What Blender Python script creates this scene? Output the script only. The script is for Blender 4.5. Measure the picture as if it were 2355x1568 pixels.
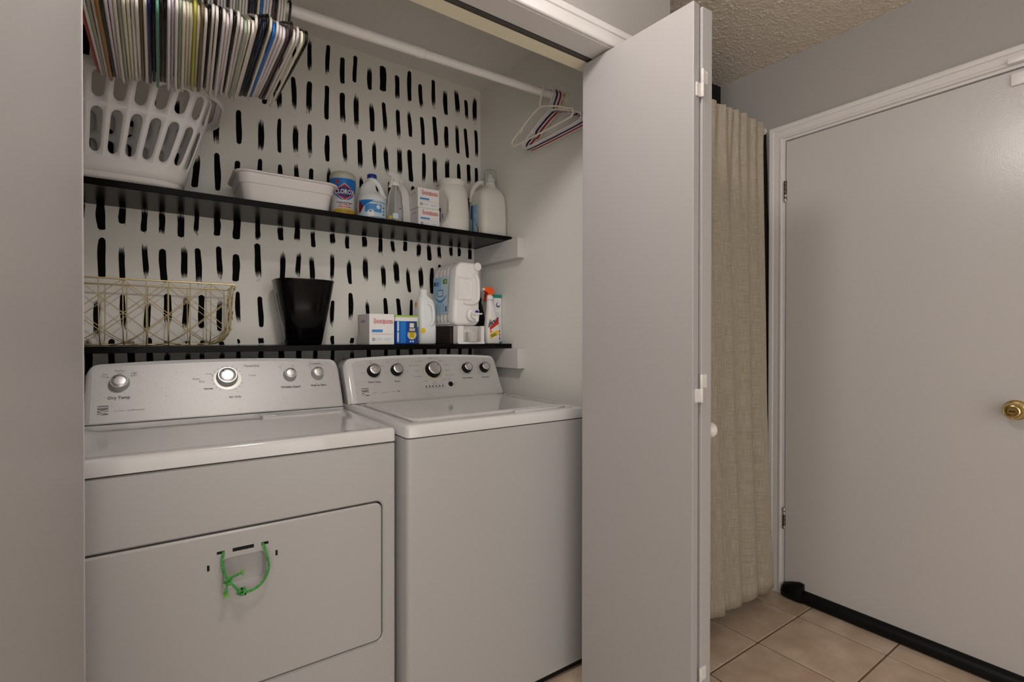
import bpy, bmesh, math, random
from mathutils import Vector, Matrix

for o in list(bpy.data.objects):
    bpy.data.objects.remove(o)
SC = bpy.context.scene
COL = SC.collection
R = random.Random(7)

# ---------------------------------------------------------------- camera
cam_d = bpy.data.cameras.new('camera')
cam_d.sensor_fit = 'HORIZONTAL'
cam_d.sensor_width = 36.0
cam_d.lens = 36.0 * 1153.06 / 2355.0
cam_d.clip_start = 0.02
cam = bpy.data.objects.new('camera', cam_d)
COL.objects.link(cam)
_yaw, _pit, _rol, CAM_H = 0.6117, -0.0060, 0.0009, 1.1548
_fw = Vector((math.sin(_yaw) * math.cos(_pit), math.cos(_yaw) * math.cos(_pit), math.sin(_pit)))
_r = Vector((math.cos(_yaw), -math.sin(_yaw), 0))
_up = _r.cross(_fw)
_r2 = _r * math.cos(_rol) + _up * math.sin(_rol)
_u2 = -_r * math.sin(_rol) + _up * math.cos(_rol)
_m = Matrix((_r2, _u2, -_fw)).transposed().to_4x4()
_m.translation = (0, 0, CAM_H)
cam.matrix_world = _m
SC.camera = cam

# ---------------------------------------------------------------- world, exposure
w = bpy.data.worlds.new('world')
SC.world = w
w.use_nodes = True
w.node_tree.nodes['Background'].inputs[0].default_value = (1.0, 0.955, 0.90, 1)
w.node_tree.nodes['Background'].inputs[1].default_value = 1.7
SC.view_settings.view_transform = 'Standard'
SC.view_settings.look = 'None'
SC.view_settings.gamma = 1.0
SC.view_settings.use_curve_mapping = False
SC.view_settings.exposure = 0.0
LAMP_A = dict(loc=(0.30, 0.66, 2.416), power=106.0)
LAMP_COL = (1.0, 0.945, 0.92)

# ---------------------------------------------------------------- colour + materials
def S(r, g, b):
    f = lambda c: (c / 255 / 12.92) if c / 255 <= 0.04045 else ((c / 255 + 0.055) / 1.055) ** 2.4
    return (f(r), f(g), f(b), 1)

def mat(name, col, rough=0.5, metal=0.0, spec=0.5, bump=None, var=None, coat=0.0, trans=0.0, ior=1.45, alpha=1.0, sss=0):
    m = bpy.data.materials.new(name)
    m.use_nodes = True
    nt = m.node_tree
    b = nt.nodes['Principled BSDF']
    b.inputs['Base Color'].default_value = col
    b.inputs['Roughness'].default_value = rough
    b.inputs['Metallic'].default_value = metal
    b.inputs['Specular IOR Level'].default_value = spec
    b.inputs['Coat Weight'].default_value = coat
    b.inputs['Coat Roughness'].default_value = 0.08
    b.inputs['Transmission Weight'].default_value = trans
    b.inputs['IOR'].default_value = ior
    b.inputs['Alpha'].default_value = alpha
    if bump or var:
        tc = nt.nodes.new('ShaderNodeTexCoord')
    if bump:   # (scale, strength, distance[, detail])
        n = nt.nodes.new('ShaderNodeTexNoise')
        n.inputs['Scale'].default_value = bump[0]
        n.inputs['Detail'].default_value = bump[3] if len(bump) > 3 else 3
        nt.links.new(tc.outputs['Object'], n.inputs['Vector'])
        bp = nt.nodes.new('ShaderNodeBump')
        bp.inputs['Strength'].default_value = bump[1]
        bp.inputs['Distance'].default_value = bump[2]
        nt.links.new(n.outputs['Fac'], bp.inputs['Height'])
        nt.links.new(bp.outputs['Normal'], b.inputs['Normal'])
    if var:    # (scale, colour2, low, high, stretch)
        n2 = nt.nodes.new('ShaderNodeTexNoise')
        n2.inputs['Scale'].default_value = var[0]
        n2.inputs['Detail'].default_value = 5
        mp = nt.nodes.new('ShaderNodeMapping')
        mp.inputs['Scale'].default_value = var[4] if len(var) > 4 else (1, 1, 1)
        nt.links.new(tc.outputs['Object'], mp.inputs['Vector'])
        nt.links.new(mp.outputs['Vector'], n2.inputs['Vector'])
        rp = nt.nodes.new('ShaderNodeValToRGB')
        rp.color_ramp.elements[0].position = var[2]
        rp.color_ramp.elements[1].position = var[3]
        rp.color_ramp.elements[0].color = col
        rp.color_ramp.elements[1].color = var[1]
        nt.links.new(n2.outputs['Fac'], rp.inputs['Fac'])
        nt.links.new(rp.outputs['Color'], b.inputs['Base Color'])
    return m

M = {}
M['closet_wall'] = mat('closet_wall_paint', (0.83, 0.82, 0.775, 1), 0.55, bump=(160, 0.08, 0.002))
M['art_wall'] = mat('cream_wall_paint', (0.87, 0.845, 0.785, 1), 0.5, bump=(120, 0.06, 0.002), var=(3.0, (0.83, 0.80, 0.74, 1), 0.4, 0.7))
M['room_wall'] = mat('grey_wall_paint', (0.37, 0.35, 0.33, 1), 0.6, bump=(180, 0.12, 0.002))
M['trim'] = mat('white_trim_paint', (0.68, 0.655, 0.64, 1), 0.28, bump=(60, 0.05, 0.002))
M['cream_trim'] = mat('cream_trim_paint', (0.86, 0.79, 0.60, 1), 0.5)
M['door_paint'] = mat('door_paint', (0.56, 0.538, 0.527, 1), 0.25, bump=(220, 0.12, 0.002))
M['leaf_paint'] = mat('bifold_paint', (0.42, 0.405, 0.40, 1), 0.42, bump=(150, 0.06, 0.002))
M['leaf_edge'] = M['leaf_paint']
M['dark_wall'] = mat('black_alcove_wall', (0.006, 0.005, 0.005, 1), 0.8)
M['black_paint'] = mat('black_brush_paint', (0.0025, 0.0025, 0.0025, 1), 0.8, spec=0.12)
M['shelf'] = mat('black_shelf_stain', (0.003, 0.0028, 0.0026, 1), 0.24, spec=0.11, bump=(70, 0.2, 0.0008, 6), var=(26, (0.012, 0.011, 0.010, 1), 0.5, 0.75, (0.25, 4, 4)))
M['rod'] = mat('rod_enamel', (0.86, 0.83, 0.80, 1), 0.3)
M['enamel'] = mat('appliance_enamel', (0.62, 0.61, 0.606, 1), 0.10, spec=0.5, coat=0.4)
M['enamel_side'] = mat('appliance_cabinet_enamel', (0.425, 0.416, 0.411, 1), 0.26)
M['silver_dirty'] = mat('brushed_silver_speckled', (0.45, 0.445, 0.44, 1), 0.44, metal=0.40, var=(170, (0.33, 0.31, 0.30, 1), 0.63, 0.72))
M['silver'] = mat('brushed_silver', (0.52, 0.515, 0.505, 1), 0.40, metal=0.42, var=(14, (0.44, 0.43, 0.41, 1), 0.55, 0.8))
M['knob_metal'] = mat('knob_metal', (0.58, 0.56, 0.545, 1), 0.30, metal=0.8)
M['knob_rim'] = mat('knob_rim_plastic', (0.55, 0.55, 0.54, 1), 0.25, metal=0.5)
M['ring_chrome'] = mat('ring_chrome', (0.42, 0.41, 0.39, 1), 0.38, metal=0.7)
M['ring_tan'] = mat('ring_tan', (0.50, 0.47, 0.38, 1), 0.4, metal=0.3)
M['black'] = mat('black_plastic', (0.004, 0.004, 0.004, 1), 0.45, spec=0.25)
M['black_gloss'] = mat('black_gloss_plastic', (0.003, 0.0025, 0.0025, 1), 0.14, spec=0.25)
M['gap'] = mat('dark_gap', (0.02, 0.018, 0.016, 1), 0.8)
M['ink'] = mat('dark_ink', (0.05, 0.05, 0.055, 1), 0.5)
M['ink_soft'] = mat('grey_ink', (0.16, 0.16, 0.165, 1), 0.5)
M['white_plastic'] = mat('white_plastic', (0.82, 0.80, 0.785, 1), 0.35)
M['basket_plastic'] = mat('basket_plastic', (0.86, 0.84, 0.835, 1), 0.32)
M['tub_plastic'] = mat('tub_plastic', (0.84, 0.80, 0.79, 1), 0.42)
M['jug_plastic'] = mat('jug_plastic', (0.84, 0.81, 0.79, 1), 0.3)
M['powder_plastic'] = mat('powder_plastic', (0.80, 0.77, 0.71, 1), 0.38)
M['bleach_plastic'] = mat('bleach_plastic', (0.80, 0.81, 0.82, 1), 0.32)
M['lid_cream'] = mat('cream_lid', (0.56, 0.545, 0.47, 1), 0.4)
M['card'] = mat('white_card', (0.84, 0.81, 0.79, 1), 0.5)
M['card_side'] = mat('white_card_side', (0.66, 0.65, 0.63, 1), 0.5)
M['blue'] = mat('label_blue', S(28, 120, 205), 0.35)
M['blue_mid'] = mat('label_mid_blue', S(70, 140, 205), 0.4)
M['blue_pale'] = mat('label_pale_blue', S(150, 195, 228), 0.4)
M['blue_ice'] = mat('label_ice_blue', S(196, 216, 226), 0.4)
M['blue_deep'] = mat('label_deep_blue', S(12, 70, 165), 0.35)
M['navy_ink'] = mat('label_navy', S(30, 48, 120), 0.4)
M['cap_blue'] = mat('cap_blue', S(22, 48, 140), 0.35)
M['red'] = mat('label_red', S(205, 40, 35), 0.4)
M['maroon'] = mat('label_maroon', S(120, 14, 40), 0.4)
M['yellow'] = mat('label_yellow', S(238, 200, 30), 0.4)
M['gold_label'] = mat('label_gold', S(222, 178, 40), 0.4)
M['orange'] = mat('trigger_orange', S(255, 92, 10), 0.35)
M['teal'] = mat('carton_teal', S(30, 140, 128), 0.4)
M['green_lid'] = mat('tub_green', S(166, 200, 96), 0.4)
M['green_dk'] = mat('label_green', S(40, 120, 70), 0.4)
M['violet'] = mat('label_violet', S(110, 95, 165), 0.4)
M['white_ink'] = mat('white_ink', (0.75, 0.74, 0.73, 1), 0.45)
M['brown_dark'] = mat('plain_dark_brown', (0.018, 0.008, 0.006, 1), 0.5)
M['dark_red'] = mat('dark_red_plastic', S(140, 20, 14), 0.4)
M['brass_wire'] = mat('brass_wire', S(196, 178, 136), 0.32, metal=0.6)
M['brass'] = mat('polished_brass', S(206, 182, 122), 0.16, metal=1.0)
M['brass_dark'] = mat('aged_brass', S(120, 76, 30), 0.3, metal=1.0)
M['hinge_dark'] = mat('worn_hinge', (0.10, 0.08, 0.065, 1), 0.4, metal=0.6, var=(60, (0.5, 0.47, 0.44, 1), 0.5, 0.6))
M['hinge_paint'] = mat('painted_hinge', (0.70, 0.67, 0.64, 1), 0.3)
M['porcelain'] = mat('porcelain_knob', (0.78, 0.73, 0.69, 1), 0.15)
M['grout'] = mat('grout', (0.17, 0.12, 0.07, 1), 0.85, bump=(200, 0.3, 0.002))
M['clear'] = mat('clear_plastic', (0.92, 0.93, 0.92, 1), 0.08, trans=0.92, ior=1.12)
M['frosted'] = mat('frosted_plastic', (0.86, 0.85, 0.80, 1), 0.3, trans=0.6, ior=1.15)
M['glass_lamp'] = None
M['liner'] = mat('black_liner_cloth', (0.006, 0.004, 0.004, 1), 0.9)
M['track'] = mat('track_metal', (0.10, 0.09, 0.08, 1), 0.4, metal=0.5)

def tile_material():
    m = mat('ceramic_tile', (0.46, 0.34, 0.245, 1), 0.33, bump=(90, 0.15, 0.001))
    nt = m.node_tree
    b = nt.nodes['Principled BSDF']
    tc = nt.nodes.new('ShaderNodeTexCoord')
    oi = nt.nodes.new('ShaderNodeObjectInfo')
    ad = nt.nodes.new('ShaderNodeVectorMath'); ad.operation = 'ADD'
    sc = nt.nodes.new('ShaderNodeVectorMath'); sc.operation = 'SCALE'; sc.inputs['Scale'].default_value = 2.7
    nt.links.new(oi.outputs['Location'], sc.inputs[0])
    nt.links.new(tc.outputs['Object'], ad.inputs[0]); nt.links.new(sc.outputs[0], ad.inputs[1])
    n = nt.nodes.new('ShaderNodeTexNoise'); n.inputs['Scale'].default_value = 9; n.inputs['Detail'].default_value = 8
    nt.links.new(ad.outputs[0], n.inputs['Vector'])
    rp = nt.nodes.new('ShaderNodeValToRGB')
    e = rp.color_ramp.elements
    e[0].position = 0.35; e[0].color = (0.50, 0.37, 0.265, 1)
    e[1].position = 0.68; e[1].color = (0.68, 0.55, 0.43, 1)
    nt.links.new(n.outputs['Fac'], rp.inputs['Fac'])
    nt.links.new(rp.outputs['Color'], b.inputs['Base Color'])
    return m
M['tile'] = tile_material()

def ceiling_material():
    m = mat('popcorn_ceiling', (0.74, 0.665, 0.56, 1), 0.42)
    nt = m.node_tree
    b = nt.nodes['Principled BSDF']
    tc = nt.nodes.new('ShaderNodeTexCoord')
    v = nt.nodes.new('ShaderNodeTexVoronoi'); v.inputs['Scale'].default_value = 85; v.feature = 'SMOOTH_F1'
    v.inputs['Smoothness'].default_value = 0.5
    n = nt.nodes.new('ShaderNodeTexNoise'); n.inputs['Scale'].default_value = 60; n.inputs['Detail'].default_value = 3
    ds = nt.nodes.new('ShaderNodeVectorMath'); ds.operation = 'MULTIPLY_ADD'; ds.inputs[1].default_value = (0.02, 0.02, 0.02)
    nt.links.new(tc.outputs['Object'], n.inputs['Vector'])
    nt.links.new(n.outputs['Color'], ds.inputs[0]); nt.links.new(tc.outputs['Object'], ds.inputs[2])
    nt.links.new(ds.outputs[0], v.inputs['Vector'])
    mx = nt.nodes.new('ShaderNodeMath'); mx.operation = 'MULTIPLY'; mx.inputs[1].default_value = -1.0
    nt.links.new(v.outputs['Distance'], mx.inputs[0])
    bp = nt.nodes.new('ShaderNodeBump'); bp.inputs['Strength'].default_value = 1.0; bp.inputs['Distance'].default_value = 0.010
    nt.links.new(mx.outputs[0], bp.inputs['Height']); nt.links.new(bp.outputs['Normal'], b.inputs['Normal'])
    b.inputs['Roughness'].default_value = 0.32
    return m
M['ceiling'] = ceiling_material()
M['popcorn'] = mat('popcorn_grain', (0.74, 0.665, 0.56, 1), 0.30, bump=(260, 0.4, 0.002))

def linen_material():
    m = mat('linen_cloth', (0.50, 0.44, 0.36, 1), 0.85)
    nt = m.node_tree
    b = nt.nodes['Principled BSDF']
    tc = nt.nodes.new('ShaderNodeTexCoord')
    def st(scale):
        mp = nt.nodes.new('ShaderNodeMapping'); mp.inputs['Scale'].default_value = scale
        n = nt.nodes.new('ShaderNodeTexNoise'); n.inputs['Scale'].default_value = 1.0; n.inputs['Detail'].default_value = 3
        nt.links.new(tc.outputs['UV'], mp.inputs['Vector']); nt.links.new(mp.outputs[0], n.inputs['Vector'])
        return n
    a, c = st((420, 14, 1)), st((10, 520, 1))
    ad = nt.nodes.new('ShaderNodeMath'); ad.operation = 'ADD'
    nt.links.new(a.outputs['Fac'], ad.inputs[0]); nt.links.new(c.outputs['Fac'], ad.inputs[1])
    rp = nt.nodes.new('ShaderNodeValToRGB')
    e = rp.color_ramp.elements
    e[0].position = 0.38; e[0].color = (0.30, 0.25, 0.18, 1)
    e[1].position = 0.62; e[1].color = (0.46, 0.41, 0.34, 1)
    hf = nt.nodes.new('ShaderNodeMath'); hf.operation = 'MULTIPLY'; hf.inputs[1].default_value = 0.5
    nt.links.new(ad.outputs[0], hf.inputs[0]); nt.links.new(hf.outputs[0], rp.inputs['Fac'])
    nt.links.new(rp.outputs['Color'], b.inputs['Base Color'])
    bp = nt.nodes.new('ShaderNodeBump'); bp.inputs['Strength'].default_value = 0.35; bp.inputs['Distance'].default_value = 0.001
    nt.links.new(hf.outputs[0], bp.inputs['Height']); nt.links.new(bp.outputs['Normal'], b.inputs['Normal'])
    return m
M['linen'] = linen_material()

def rope_material():
    m = mat('green_rope', S(20, 150, 60), 0.6)
    nt = m.node_tree
    b = nt.nodes['Principled BSDF']
    tc = nt.nodes.new('ShaderNodeTexCoord')
    v = nt.nodes.new('ShaderNodeTexVoronoi'); v.inputs['Scale'].default_value = 1000
    nt.links.new(tc.outputs['Object'], v.inputs['Vector'])
    rp = nt.nodes.new('ShaderNodeValToRGB')
    e = rp.color_ramp.elements
    e[0].position = 0.0; e[0].color = S(10, 110, 45)
    e[1].position = 0.62; e[1].color = S(60, 205, 105)
    e.new(0.80).color = S(20, 135, 55)
    e.new(0.92).color = S(190, 210, 80)
    sp = nt.nodes.new('ShaderNodeSeparateColor')
    nt.links.new(v.outputs['Color'], sp.inputs[0])
    nt.links.new(sp.outputs[0], rp.inputs['Fac'])
    nt.links.new(rp.outputs['Color'], b.inputs['Base Color'])
    bp = nt.nodes.new('ShaderNodeBump'); bp.inputs['Strength'].default_value = 0.8; bp.inputs['Distance'].default_value = 0.002
    nt.links.new(v.outputs['Distance'], bp.inputs['Height']); nt.links.new(bp.outputs['Normal'], b.inputs['Normal'])
    return m
M['rope'] = rope_material()
M['rope_fray'] = mat('rope_fray', S(120, 190, 70), 0.6)

def emit_material(name, col, strength):
    m = bpy.data.materials.new(name)
    m.use_nodes = True
    b = m.node_tree.nodes['Principled BSDF']
    b.inputs['Base Color'].default_value = (0.9, 0.9, 0.88, 1)
    b.inputs['Emission Color'].default_value = (*col, 1)
    b.inputs['Emission Strength'].default_value = strength
    return m

# ---------------------------------------------------------------- mesh helpers
WORLD = {}

def wloc(o):
    return WORLD.get(o.name, Vector((0, 0, 0))) if o else Vector((0, 0, 0))

def rrect(hx, hy, r, k=5, cx=0, cy=0):
    """rounded rectangle, counter-clockwise list of 2-D points, 4*(k+1) points"""
    r = max(1e-5, min(r, hx * 0.999, hy * 0.999))
    pts = []
    for q, (sx, sy) in enumerate(((1, 1), (-1, 1), (-1, -1), (1, -1))):
        for i in range(k + 1):
            a = math.pi / 2 * (q + i / k)
            pts.append((cx + sx * (hx - r) + r * math.cos(a), cy + sy * (hy - r) + r * math.sin(a)))
    return pts

class MB:
    def __init__(self):
        self.v, self.f = [], []

    def add(self, vs, fs, T=None):
        n = len(self.v)
        self.v += [tuple(T @ Vector(p)) if T else tuple(p) for p in vs]
        self.f += [tuple(i + n for i in f) for f in fs]
        return self

    def box(self, x0, x1, y0, y1, z0, z1, bev=0.0, seg=2, T=None):
        bm = bmesh.new()
        bmesh.ops.create_cube(bm, size=1)
        for v in bm.verts:
            v.co = Vector(((x0 + x1) / 2 + v.co.x * (x1 - x0), (y0 + y1) / 2 + v.co.y * (y1 - y0), (z0 + z1) / 2 + v.co.z * (z1 - z0)))
        if bev > 0:
            bmesh.ops.bevel(bm, geom=list(bm.edges), offset=bev, segments=seg, profile=0.5, affect='EDGES', clamp_overlap=True)
        bm.verts.index_update()
        self.add([v.co.copy() for v in bm.verts], [[v.index for v in f.verts] for f in bm.faces], T)
        bm.free()
        return self

    def loft(self, rings, cap0=True, cap1=True, closed=True, T=None):
        n = len(rings[0])
        vs = [p for r in rings for p in r]
        fs = []
        for i in range(len(rings) - 1):
            for j in range(n if closed else n - 1):
                k = (j + 1) % n
                fs.append((i * n + j, i * n + k, (i + 1) * n + k, (i + 1) * n + j))
        if cap0:
            fs.append(tuple(reversed(range(n))))
        if cap1:
            fs.append(tuple(range((len(rings) - 1) * n, len(rings) * n)))
        return self.add(vs, fs, T)

    def rr(self, rows, k=5, cap0=True, cap1=True, T=None):
        """stack of rounded rects: rows of (z, cx, cy, hx, hy, r)"""
        return self.loft([[(x, y, z) for x, y in rrect(hx, hy, r, k, cx, cy)] for z, cx, cy, hx, hy, r in rows], cap0, cap1, True, T)

    def lathe(self, prof, n=24, T=None, cap0=True, cap1=True):
        rings = [[(r * math.cos(2 * math.pi * j / n), r * math.sin(2 * math.pi * j / n), z) for j in range(n)] for r, z in prof]
        return self.loft(rings, cap0, cap1, True, T)

    def tube(self, pts, r, n=8, closed=False, caps=True, T=None):
        P = [Vector(p) for p in pts]
        rad = r if isinstance(r, (list, tuple)) else [r] * len(P)
        L = len(P)
        tans = []
        for i in range(L):
            a = P[(i - 1) % L] if (closed or i > 0) else P[i]
            b = P[(i + 1) % L] if (closed or i < L - 1) else P[i]
            t = (b - a)
            tans.append(t.normalized() if t.length > 1e-9 else Vector((0, 0, 1)))
        t0 = tans[0]
        nrm = t0.orthogonal().normalized()
        rings = []
        for i in range(L):
            t = tans[i]
            nrm = (nrm - t * nrm.dot(t))
            nrm = nrm.normalized() if nrm.length > 1e-6 else t.orthogonal().normalized()
            bn = t.cross(nrm)
            rings.append([tuple(P[i] + (nrm * math.cos(2 * math.pi * j / n) + bn * math.sin(2 * math.pi * j / n)) * rad[i]) for j in range(n)])
        if closed:
            rings.append(rings[0])
            return self.loft(rings, False, False, True, T)
        return self.loft(rings, caps, caps, True, T)

    def prism(self, poly, d0, d1, fn):
        """poly (a,b) list extruded between depths d0,d1; fn(a,b,d)->xyz"""
        n = len(poly)
        vs = [fn(a, b, d0) for a, b in poly] + [fn(a, b, d1) for a, b in poly]
        fs = [tuple(range(n)), tuple(reversed(range(n, 2 * n)))]
        for i in range(n):
            j = (i + 1) % n
            fs.append((i, i + n, j + n, j))
        return self.add(vs, fs)

    def mesh(self, name, off=Vector((0, 0, 0)), smooth=38, fix=True):
        me = bpy.data.meshes.new(name)
        me.from_pydata([(x - off.x, y - off.y, z - off.z) for x, y, z in self.v], [], self.f)
        me.validate()
        if fix:
            bm = bmesh.new(); bm.from_mesh(me)
            bmesh.ops.recalc_face_normals(bm, faces=bm.faces)
            bm.to_mesh(me); bm.free()
        if smooth:
            me.shade_smooth()
            me.set_sharp_from_angle(angle=math.radians(smooth))
        me.update()
        return me

    def build(self, name, m, parent=None, smooth=38, fix=True, loc=None):
        off = wloc(parent) if parent else (Vector(loc) if loc else Vector((0, 0, 0)))
        me = self.mesh(name, off, smooth, fix)
        me.materials.append(m)
        o = bpy.data.objects.new(name, me)
        COL.objects.link(o)
        if parent:
            o.parent = parent
            WORLD[o.name] = off
        else:
            o.location = off
            WORLD[o.name] = off
        return o

def tag(o, label, cat, group=None):
    o['label'] = label
    o['category'] = cat
    if group:
        o['group'] = group
    return o

def thing(name, loc, label=None, cat=None, group=None):
    o = bpy.data.objects.new(name, None)
    o.empty_display_size = 0.05
    COL.objects.link(o)
    o.location = loc
    WORLD[o.name] = Vector(loc)
    if label:
        tag(o, label, cat, group)
    return o

def struct(o):
    o['kind'] = 'structure'
    return o

def text(body, size, m, parent, fn, name='lettering', bold=0.0, align='CENTER', shear=0.0, space=1.0):
    cu = bpy.data.curves.new('lettering', 'FONT')
    cu.body = body; cu.size = size; cu.align_x = align; cu.align_y = 'CENTER'
    cu.resolution_u = 2; cu.offset = bold; cu.shear = shear; cu.space_character = space
    t = bpy.data.objects.new('lettering_curve', cu)
    COL.objects.link(t)
    me0 = bpy.data.meshes.new_from_object(t.evaluated_get(bpy.context.evaluated_depsgraph_get()))
    mb = MB()
    mb.add([fn(v.co.x, v.co.y) for v in me0.vertices], [tuple(p.vertices) for p in me0.polygons])
    bpy.data.objects.remove(t); bpy.data.meshes.remove(me0); bpy.data.curves.remove(cu)
    return mb.build(name, m, parent, smooth=0, fix=False)

def front(cx, y, cz, tilt=0.0):      # flat print on a face that looks towards -Y
    c, s = math.cos(tilt), math.sin(tilt)
    return lambda a, b: (cx + a * c - b * s, y, cz + a * s + b * c)

def leftface(x, cy, cz, tilt=0.0):   # flat print on a face that looks towards -X
    c, s = math.cos(tilt), math.sin(tilt)
    return lambda a, b: (x, cy - (a * c - b * s), cz + a * s + b * c)

def cyl(cx, cy, r, cz, ang=0.0):     # print wrapped round an upright cylinder, ang measured from -Y towards +X
    return lambda a, b: (cx + r * math.sin(ang + a / r), cy - r * math.cos(ang + a / r), cz + b)

def patch(parent, m, poly, fn, name='print', sub=1):
    mb = MB()
    mb.add([fn(a, b) for a, b in poly], [tuple(range(len(poly)))])
    return mb.build(name, m, parent, smooth=0, fix=False)

def gpatch(parent, m, a0, a1, b0, b1, fn, name='print', na=12, nb=1, bfun=None):
    """gridded print for curved faces"""
    vs, fs = [], []
    for j in range(nb + 1):
        for i in range(na + 1):
            a = a0 + (a1 - a0) * i / na
            lo, hi = (b0, b1) if bfun is None else bfun(a)
            vs.append(fn(a, lo + (hi - lo) * j / nb))
    for j in range(nb):
        for i in range(na):
            p = j * (na + 1) + i
            fs.append((p, p + 1, p + na + 2, p + na + 1))
    mb = MB(); mb.add(vs, fs)
    return mb.build(name, m, parent, smooth=60, fix=False)

def rpoly(a0, a1, b0, b1):
    return [(a0, b0), (a1, b0), (a1, b1), (a0, b1)]

def disc(r, n=16, ca=0, cb=0, sx=1.0):
    return [(ca + sx * r * math.cos(2 * math.pi * i / n), cb + r * math.sin(2 * math.pi * i / n)) for i in range(n)]

def cut(o, cutters):
    for c in cutters:
        md = o.modifiers.new('cut', 'BOOLEAN'); md.object = c; md.operation = 'DIFFERENCE'; md.solver = 'EXACT'
    dg = bpy.context.evaluated_depsgraph_get(); dg.update()
    me = bpy.data.meshes.new_from_object(o.evaluated_get(dg))
    o.modifiers.clear()
    old = o.data; o.data = me; bpy.data.meshes.remove(old)
    me.shade_smooth(); me.set_sharp_from_angle(angle=math.radians(35))
    for c in cutters:
        bpy.data.objects.remove(c)

def axis_T(org, zdir):
    z = Vector(zdir).normalized()
    x = Vector((1, 0, 0)) if abs(z.x) < 0.9 else Vector((0, 1, 0))
    y = z.cross(x).normalized(); x = y.cross(z)
    m = Matrix((x, y, z)).transposed().to_4x4(); m.translation = org
    return m

# ================================================================ the setting
YB, XR, XL = 2.1957, 1.3417, -0.53          # closet back, right and left faces
YF0, YF1, ZH = 1.098, 1.243, 2.05           # front wall thickness, opening head
XD = 2.3096                                 # wall with the entry door
ZC = 2.418
RX0, RY0 = -1.35, -1.75                     # room extent behind the camera

# floor: grout bed with separate tiles
fl = struct(MB().box(RX0, XD + 0.1, RY0, YB + 0.1, -0.06, -0.003).build('floor', M['grout'], smooth=0))
tm = MB().box(-0.1525, 0.1525, -0.1525, 0.1525, -0.008, 0.0, 0.0018, 1).mesh('tile', smooth=0)
tm.materials.append(M['tile'])
for i in range(-12, 1):
    for j in range(-9, 4):
        x, y = 2.167 + 0.1555 + 0.311 * i, 1.017 - 0.1555 + 0.311 * j
        if y - 0.15 > YB or x + 0.15 < RX0 or y + 0.15 < RY0 or (x < XL and y > 1.2):
            continue
        t = bpy.data.objects.new('tile', tm)
        COL.objects.link(t); t.parent = fl; t.location = (x, y, 0)

ceil = struct(MB().box(RX0 - 0.1, XD + 0.1, RY0 - 0.1, YB + 0.1, ZC, ZC + 0.08).build('ceiling', M['ceiling'], smooth=0))
# sprayed popcorn relief over the part of the ceiling between closet wall and door wall
from mathutils import noise as mnoise
px0, px1, py0, py1, ps = 1.40, XD, 0.15, 1.468, 0.0034
nx, ny = int((px1 - px0) / ps), int((py1 - py0) / ps)
pv, pf = [], []
for j in range(ny + 1):
    for i in range(nx + 1):
        x, y = px0 + (px1 - px0) * i / nx, py0 + (py1 - py0) * j / ny
        if x < 1.4285 and y > YF0:
            x, zz = x, 0.0
        d = mnoise.voronoi(Vector((x / 0.0092, y / 0.0092, 0.0)))[0][0]
        h = max(0.0, 0.62 - d) * 0.0075 * (0.8 + 0.7 * mnoise.noise(Vector((x / 0.03, y / 0.03, 3.0)))) + 0.0012 * mnoise.noise(Vector((x / 0.006, y / 0.006, 9.0)))
        pv.append((x, y, ZC - 0.0015 - max(0.0, h)))
for j in range(ny):
    for i in range(nx):
        p = j * (nx + 1) + i
        pf.append((p, p + nx + 1, p + nx + 2, p + 1))
pop = MB().add(pv, pf).build('popcorn_relief', M['popcorn'], ceil, smooth=80, fix=False)
pop['kind'] = 'stuff'

struct(MB().box(XL - 0.1, XR + 0.08, YF1, YB + 0.1, ZC - 0.006, ZC + 0.001).build('ceiling_closet', M['closet_wall'], smooth=0))
wb = struct(MB().box(XL - 0.1, XR + 0.08, YB, YB + 0.1, 0, ZC).build('wall_back', M['art_wall'], smooth=0))
struct(MB().box(XR, XR + 0.0863, YF1, YB + 0.1, 0, ZC).build('wall_closet_right', M['closet_wall'], smooth=0))
struct(MB().box(XL - 0.1, XL, YF1, YB + 0.1, 0, ZC).build('wall_closet_left', M['closet_wall'], smooth=0))
wf = MB()
wf.box(RX0, 1.428, YF0, YF1, ZH, ZC)
wf.box(1.262, 1.428, YF0, YF1, 0, ZH)
wf.box(RX0, -0.262, YF0, YF1, 0, ZH)
struct(wf.build('wall_front', M['room_wall'], smooth=0))
wr = MB()
wr.box(XD, XD + 0.12, 1.158, 1.62, 0, ZC)
wr.box(XD, XD + 0.12, 0.322, 1.158, 2.052, ZC)
wr.box(XD, XD + 0.12, RY0, 0.322, 0, ZC)
struct(wr.build('wall_right', M['room_wall'], smooth=0))
struct(MB().box(1.45, XD + 0.12, RY0 - 0.1, RY0, 0, ZC).build('rear_fill_block', M['room_wall'], smooth=0))  # unseen stretch of wall, added to cut fill light on the curtain
struct(MB().box(RX0 - 0.1, RX0, -0.35, YF0, 0, ZC).build('left_fill_block', M['room_wall'], smooth=0))  # unseen stretch of wall, added to trim side fill on the entry door
struct(MB().box(1.428, XD, 1.468, 1.54, 0, ZC).build('wall_alcove', M['dark_wall'], smooth=0))  # near-black wall closing the alcove behind the curtain

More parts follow.
